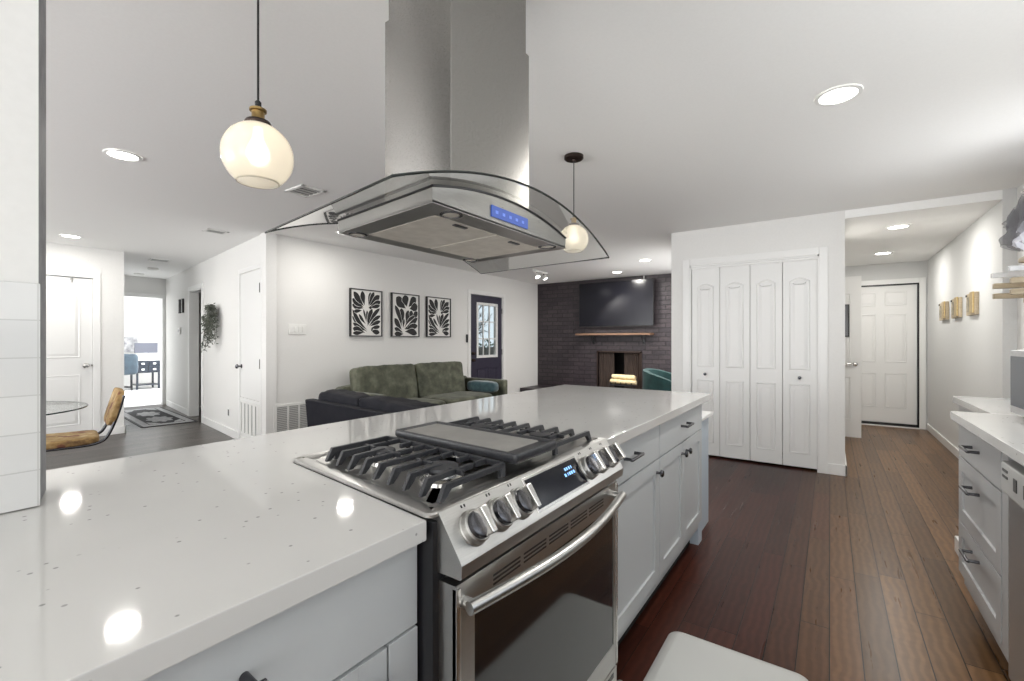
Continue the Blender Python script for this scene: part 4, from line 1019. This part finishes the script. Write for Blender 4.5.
# television, shelf, fire
t = thing('television', 'large black wall-mounted flat television on the brick wall', 'television', (8.2, 3.32, 1.93))
MB(M['black']).box(8.17, 8.245, 2.75, 3.9, 1.65, 2.2, .01).build('mount', t)
MB(M['blackframe']).box(8.12, 8.17, 2.586, 4.057, 1.510, 2.362, .005).build('casing', t)
MB(M['tvglass']).box(8.117, 8.125, 2.594, 4.049, 1.524, 2.354).build('screen', t)
tag(MB(M['whiteplastic']).tube([(8.235, 2.80, 2.34), (8.235, 2.80, 2.40), (8.235, 2.80, 2.439)], .011, 8).build('cable'), 'short white cable running from television top to the ceiling', 'cable')
t = thing('mantel_shelf', 'brown wooden mantel shelf on black brackets below the television', 'shelf', (8.15, 3.37, 1.36))
MB(M['mantel']).box(8.03, 8.248, 2.62, 4.10, 1.345, 1.382, .004).build('board', t)
for y in (2.80, 3.80):
    mb = MB(M['black']).box(8.235, 8.248, y-.018, y+.018, 1.17, 1.345, .002).box(8.05, 8.248, y-.018, y+.018, 1.333, 1.345, .002)
    mb.tube([(8.24, y, 1.19), (8.20, y, 1.20), (8.15, y, 1.25), (8.11, y, 1.30), (8.08, y, 1.335)], .008, 8)
    mb.tube([(8.24, y, 1.26), (8.21, y-.0, 1.27), (8.19, y, 1.30), (8.20, y, 1.325), (8.225, y, 1.32)], .005, 8); mb.build('bracket', t)
fb = MB(M['dark']); fb.box(8.39, 8.70, 2.70, 2.84, .25, 1.15).box(8.39, 8.70, 3.74, 3.88, .25, 1.15).box(8.68, 8.72, 2.84, 3.74, .25, 1.15).box(8.39, 8.70, 2.84, 3.74, 1.045, 1.15).box(8.39, 8.70, 2.84, 3.74, .22, .30); o = fb.build('wall_firebox'); o['kind'] = 'structure'
t = thing('fireplace_screen', 'brown mesh fireplace curtains parted in a black frame', 'fire screen', (8.28, 3.29, .3))
mb = MB(M['bronze'])
for (a, b, c, e) in [(2.84, 2.87, .30, 1.045), (3.71, 3.74, .30, 1.045), (2.84, 3.74, 1.015, 1.045)]: mb.box(8.235, 8.265, a, b, c, e, .002)
mb.build('frame', t)
for (a, b) in ((2.87, 3.20), (3.40, 3.71)):
    MB(M['mesh']).grid(lambda u, v: Vector((8.30+.012*sin(u*2*pi*9), a+(b-a)*u, .305+.71*v)), 90, 2).build('mesh_curtain', t)
t = thing('log_grate', 'stack of pale birch logs on a black grate in the fireplace', 'logs', (8.14, 3.2, .3))
mb = MB(M['iron'])
for y in (2.960, 3.060, 3.160, 3.260, 3.360): mb.tube([(8.010, y, .47), (8.040, y, .42), (8.190, y, .42), (8.270, y, .45)], .008, 8)
for x in (8.050, 8.190):
    mb.tube([(x, 2.910, .415), (x, 3.410, .415)], .008, 8)
    for y in (2.960, 3.360): mb.cyl((x, y, .301), (x, y, .415), .008, n=8)
mb.build('grate', t)
for (x, z, y0, y1) in [(8.080, .475, 2.890, 3.380), (8.170, .475, 2.930, 3.410), (8.100, .555, 2.910, 3.350), (8.180, .56, 2.960, 3.390)]: MB(M['birch']).cyl((x, y0, z), (x, y1, z+.01), .042, .040, 16).build('log', t)
struct(MB(M['brick']).box(7.55, 8.25, 1.47, 5.08, 0, .30, .004), 'trim_hearth')
tag(MB(M['birch']).box(7.86, 7.96, 2.98, 3.28, .302, .345, .006).build('ash_tray'), 'pale slab lying on the hearth in front of the log grate', 'slab')
# teal armchair by the hearth
t = thing('armchair', 'teal velvet tub armchair beside the hearth', 'armchair', (7.0, 2.0, 0))
CXc, CYc = 6.95, 2.02
def tub(u, v, r):
    a = radians(-35)+u*radians(250); hh = .80-.16*(abs(u-.5)*2)**2
    return Vector((CXc+(r)*cos(a), CYc+(r)*sin(a)*.95, .16+(hh-.16)*v))
mb = MB(M['teal'])
def tubf(u, v):
    # closed section: outside up, over, inside down
    if v < .45: return tub(u, v/.45, .36)
    if v < .55: w_ = (v-.45)/.1; p = tub(u, 1, .36-.08*w_); p.z += .015*sin(pi*w_); return p
    return tub(u, 1-(v-.55)/.45, .28)
mb.grid(tubf, 40, 20); mb.build('shell_back', t)
MB(M['teal']).cushion((CXc, CYc, .40), (.56, .54, .18), 4, 0, .004, 3).build('seat_cushion', t)
for (a, b) in ((-.2, -.2), (-.2, .2), (.2, -.2), (.2, .2)): MB(M['brass']).cyl((CXc+a, CYc+b, 0), (CXc+a*.8, CYc+b*.8, .32), .009, .014, 12).build('leg', t)

# ------------------------------------------------------------------ dining corner
t = thing('dining_table', 'round clear glass dining table behind the tiled wall', 'table', (.428, 4.886, 0))
MB(M['glass']).lathe((.428, 4.886, .735), [(0, 0), (.598, 0), (.60, .002), (.60, .010), (.598, .012), (0, .012)], n=72).build('glass_top', t)
n = 72; MB(mat('table_glass_edge', (.02, .035, .03), .2)).tube([(.428+.601*cos(2*pi*i/n), 4.886+.601*sin(2*pi*i/n), .741) for i in range(n+1)], .0055, 6, cap=False).build('glass_edge', t)
mb = MB(M['chrome']).lathe((.428, 4.886, 0), [(.26, .001), (.26, .012), (.06, .03), (.035, .06), (.035, .70), (.12, .734), (0, .734)], n=36); mb.build('pedestal', t)
t = thing('dining_chair', 'cantilever dining chair with tan floral upholstery beside the tiled wall', 'chair', (.95, 4.95, 0), -radians(10))
CHM = Matrix.Translation((.95, 4.95, 0)) @ Matrix.Rotation(-radians(10), 4, 'Z') @ Matrix.Translation((-.95, -4.95, 0))
def cw(c): return CHM @ c
def sidetube(y):
    P = [(1.262, y, .80), (1.228, y, .66), (1.180, y, .52), (1.145, y, .455), (1.08, y, .432), (1.0, y, .428), (.72, y, .430), (.665, y, .42), (.64, y, .38), (.64, y, .10), (.655, y, .035), (.70, y, .014), (1.10, y, .013)]
    Q = []
    for a, b in zip(P, P[1:]):
        for k in range(5): Q.append(Vector(a).lerp(Vector(b), k/5))
    Q.append(Vector(P[-1]))
    for _ in range(4): Q = [Q[0]]+[(Q[i-1]+Q[i]*2+Q[i+1])/4 for i in range(1, len(Q)-1)]+[Q[-1]]
    return Q
mb = MB(M['pewter'])
for y in (4.74, 5.16): mb.tube(sidetube(y), .0115, 12)
mb.tube([(1.10, 4.74, .013), (1.10, 5.16, .013)], .0115, 12); mb.warp(cw).build('frame', t)
MB(M['hide']).cushion((.885, 4.95, .462), (.47, .46, .065), 6, 0, .004, 2).warp(cw).build('seat', t)
MB(M['gold']).box(.655, .67, 4.73, 5.17, .445, .47, .003).warp(cw).build('seat_trim', t)
MB(M['hide']).cushion((1.215, 4.95, .70), (.055, .45, .29), 6, 0, .004, 5, Matrix.Rotation(radians(15), 3, 'Y')).warp(cw).build('backrest', t)

# ------------------------------------------------------------------ hall and office
t = thing('runner_rug', 'black and grey patterned rug on the hall floor', 'rug', (2.74, 9.12, 0), -radians(6))
mb = MB(M['ink']).box(-.34, .34, -1.15, 1.15, .001, .009)
cg = noisy('rug_grey', (.30, .30, .31), (.55, .55, .56), 30, .9, bmp=.1); cd = noisy('rug_charcoal', (.018, .018, .02), (.05, .05, .055), 40, .95)
mb.use(cg).box(-.31, .31, -1.11, 1.11, .0092, .0096); mb.use(cd).box(-.225, .225, -.98, .98, .0098, .0102)
mb.use(cg)
for (yy, r) in ((-.48, .16), (.28, .15)):
    mb.poly([(r*.95*cos(2*pi*i/40)*(1+.14*cos(2*pi*i/40*8)), yy+r*1.9*sin(2*pi*i/40)*(1+.14*cos(2*pi*i/40*8)), .0106) for i in range(40)])
for sx_ in (-1, 1):
    for sy_ in (-1, 1): mb.poly([(sx_*.21, sy_*.96, .0105), (sx_*.21, sy_*.72, .0105), (sx_*.12, sy_*.84, .0105), (sx_*.08, sy_*.96, .0105)][::(1 if sx_*sy_ < 0 else -1)])
mb.build('pile', t, local=True)
tag(hbox(hbox(MB(M['whiteplastic']), 1.35, 1.43, 0, .006, .24, .36, .002).use(M['pewter']), 1.37, 1.41, .006, .009, .26, .34).build('wall_outlet'), 'wall outlet low on the hall wall beside the vent', 'outlet')
# trailing plant
t = thing('hanging_plant', 'trailing grey-green plant hanging on the hall wall', 'plant', H(1.90, .1, 1.6), -HA)
mb = MB(M['pot']); c0 = H(1.90, .09, 1.60)
mb.lathe(c0, [(0, -.08), (.05, -.08), (.075, .04), (.078, .06), (.07, .06), (.06, .03), (0, .03)], n=24); mb.build('pot', t)
mb = MB(M['leaf']); ms = MB(M['leaf'])
rnd = random.Random(3)
for k in range(40):
    st = 1.90+rnd.uniform(-.09, .09); so = .09+rnd.uniform(-.05, .06)
    en = 1.90+rnd.uniform(-.26, .22); eo = max(.02, .10+rnd.uniform(-.08, .10)); drop = rnd.uniform(.10, .58)*(1-.5*abs(en-1.90)/.34)
    P = []
    for i in range(9):
        s = i/8; P.append(H(st+(en-st)*min(1, s*1.5)**.8, so+(eo-so)*s, 1.66+.10*sin(min(1, s*2.2)*pi)*(1-s)-drop*s**1.4))
    ms.tube(P, .003, 4)
    for i in range(1, 9):
        for _ in range(2):
            p = P[i]+Vector((rnd.uniform(-.015, .015), rnd.uniform(-.015, .015), rnd.uniform(-.03, .03)))
            d = Vector((rnd.uniform(-1, 1), rnd.uniform(-1, 1), rnd.uniform(-1.2, .3))).normalized(); L_ = rnd.uniform(.035, .065)
            s_ = d.cross(Vector((rnd.uniform(-1, 1), rnd.uniform(-1, 1), rnd.uniform(-1, 1)))).normalized()*L_*.2
            up = d.cross(s_).normalized()*.004
            mb.poly([p, p+d*L_*.45+s_+up, p+d*L_, p+d*L_*.45-s_+up])
o = mb.build('foliage', t); ms.build('stems', t)
# small frames and thermostat on hall wall
for (a, b, lb) in ((3.98, 4.08, 'narrow dark framed picture on the hall wall nearer the doorway'), (4.20, 4.30, 'narrow dark framed picture on the hall wall nearer the office')):
    o = thing('small_frame', lb, 'picture', H((a+b)/2, 0, 1.84), -HA, 'two narrow frames on the hall wall')
    hbox(MB(M['blackframe']), a, b, .001, .03, 1.72, 1.96, .003).build('frame', o); hbox(MB(cg), a+.015, b-.015, .03, .032, 1.735, 1.945).build('print', o)
t = thing('thermostat', 'small grey thermostat below the narrow frames on the hall wall', 'thermostat', H(4.28, 0, 1.4), -HA)
hbox(MB(M['whiteplastic']), 4.21, 4.35, .001, .025, 1.36, 1.47, .005).build('case', t); hbox(MB(M['pewter']), 4.235, 4.325, .025, .028, 1.39, 1.44).build('screen', t)
# office
t = thing('desk', 'dark navy desk with white drawer pulls in the bright office', 'desk', (4.21, 14.5, 0))
MB(M['officedesk']).box(3.96, 4.46, 14.28, 14.75, .42, .735, .008).build('body', t)
for (x, z) in ((3.975, .655), (3.975, .51), (4.215, .655), (4.215, .51)):
    d = MB(M['officedesk']).box(x, x+.23, 14.262, 14.282, z-.065, z+.065, .003).build('drawer', t)
    MB(M['trim']).box(x+.085, x+.145, 14.24, 14.264, z-.02, z+.02, .004).build('pull', d)
MB(M['trim']).box(3.94, 4.48, 14.25, 14.77, .737, .755, .003).build('top', t)
for (x, y) in ((3.985, 14.30), (4.435, 14.30), (3.985, 14.73), (4.435, 14.73)): MB(M['officedesk']).box(x-.02, x+.02, y-.02, y+.02, .005, .42, .003).build('leg', t)
MB(M['officedesk']).box(3.985, 4.435, 14.3, 14.73, .10, .13, .003).build('shelf', t)
t = thing('monitor', 'grey computer monitor standing on the navy desk', 'monitor', (4.21, 14.45, .75))
MB(mat('monitor_screen', (.09, .095, .12), .3)).box(3.965, 4.45, 14.42, 14.45, .925, 1.185, .005).build('screen', t)
MB(M['trim']).box(4.17, 4.25, 14.45, 14.48, .77, 1.0, .004).box(4.08, 4.34, 14.38, 14.56, .756, .772, .004).build('stand', t)
t = thing('office_chair', 'dark teal swivel office chair in front of the office window', 'chair', (3.62, 14.1, 0))
MB(M['officechair']).cushion((3.74, 14.15, .66), (.44, .09, .52), 5, .2, .004, 1).build('backrest', t)
MB(M['officechair']).cushion((3.66, 14.38, .45), (.48, .48, .10), 5).build('seat', t)
MB(M['chrome']).cyl((3.66, 14.36, .09), (3.66, 14.36, .41), .025, n=14).build('column', t)
mb = MB(M['black'])
for k in range(5):
    a = 2*pi*k/5+.4; p = Vector((3.66+.27*cos(a), 14.36+.27*sin(a), .075)); mb.tube([(3.66, 14.36, .11), p], [.02, .014], 8); mb.cyl(p+Vector((-.012, 0, -.045)), p+Vector((.012, 0, -.045)), .025, n=12)
mb.build('star_base', t)
tag(MB(M['marble']).box(3.6, 4.29, 15.36, 15.40, .93, 1.34, .004).build('wall_panel'), 'pale grey floral print panel on the office back wall', 'panel')

# ------------------------------------------------------------------ outside the patio door
struct(MB(noisy('lawn', (.10, .11, .07), (.17, .17, .11), 5, .9)).box(3.9, 14, 5.25, 16, -.2, -.08), 'ground_outside')
fe = MB(M['fence'])
for k in range(46): fe.box(5.7+k*.15, 5.7+k*.15+.135, 9.0, 9.03, -.08, 1.02+.02*sin(k*2.1))
fe.box(5.7, 12.6, 9.03, 9.07, .2, .3).box(5.7, 12.6, 9.03, 9.07, .75, .85)
tag(fe.build('garden_fence'), 'weathered grey plank fence seen through the patio door glass', 'fence')
rnd = random.Random(11); mb = MB(M['bark'])
def branch(p, d, L, r, n):
    q = p+d*L; mid = (p+q)/2+Vector((rnd.uniform(-.1, .1), rnd.uniform(-.1, .1), 0))*L; mb.tube([p, mid, q], [r, r*.85, r*.7], 6)
    if n:
        for _ in range(3 if n > 1 else 3):
            e = (d+Vector((rnd.uniform(-1, 1), rnd.uniform(-.7, .7), rnd.uniform(-.5, .8)))*.9).normalized(); branch(q if rnd.random() > .4 else mid, e, L*rnd.uniform(.55, .8), r*.6, n-1)
branch(Vector((8.9, 8.4, -.1)), Vector((0, 0, 1)), 1.3, .07, 5)
branch(Vector((10.6, 9.4, -.1)), Vector((.1, 0, 1)), 1.2, .07, 5)
tag(mb.build('bare_tree'), 'bare branching trees growing together, seen through the patio door glass', 'tree')
rnd = random.Random(5); mb = MB(noisy('evergreen', (.03, .05, .03), (.10, .13, .08), 6, .8))
for k in range(2200):
    p = Vector((rnd.uniform(8.2, 13.5), rnd.uniform(10.0, 11.0), 0)); p.z = rnd.random()**.8*(1.5+.5*sin(p.x*2.3)); d = Vector((rnd.uniform(-1, 1), rnd.uniform(-1, 1), rnd.uniform(-1, 1))).normalized(); e = d.orthogonal().normalized()
    mb.poly([p, p+d*.10+e*.04, p+d*.2, p+d*.10-e*.04])
tag(mb.build('garden_hedge'), 'leafy dark hedge behind the grey plank fence outdoors', 'hedge')
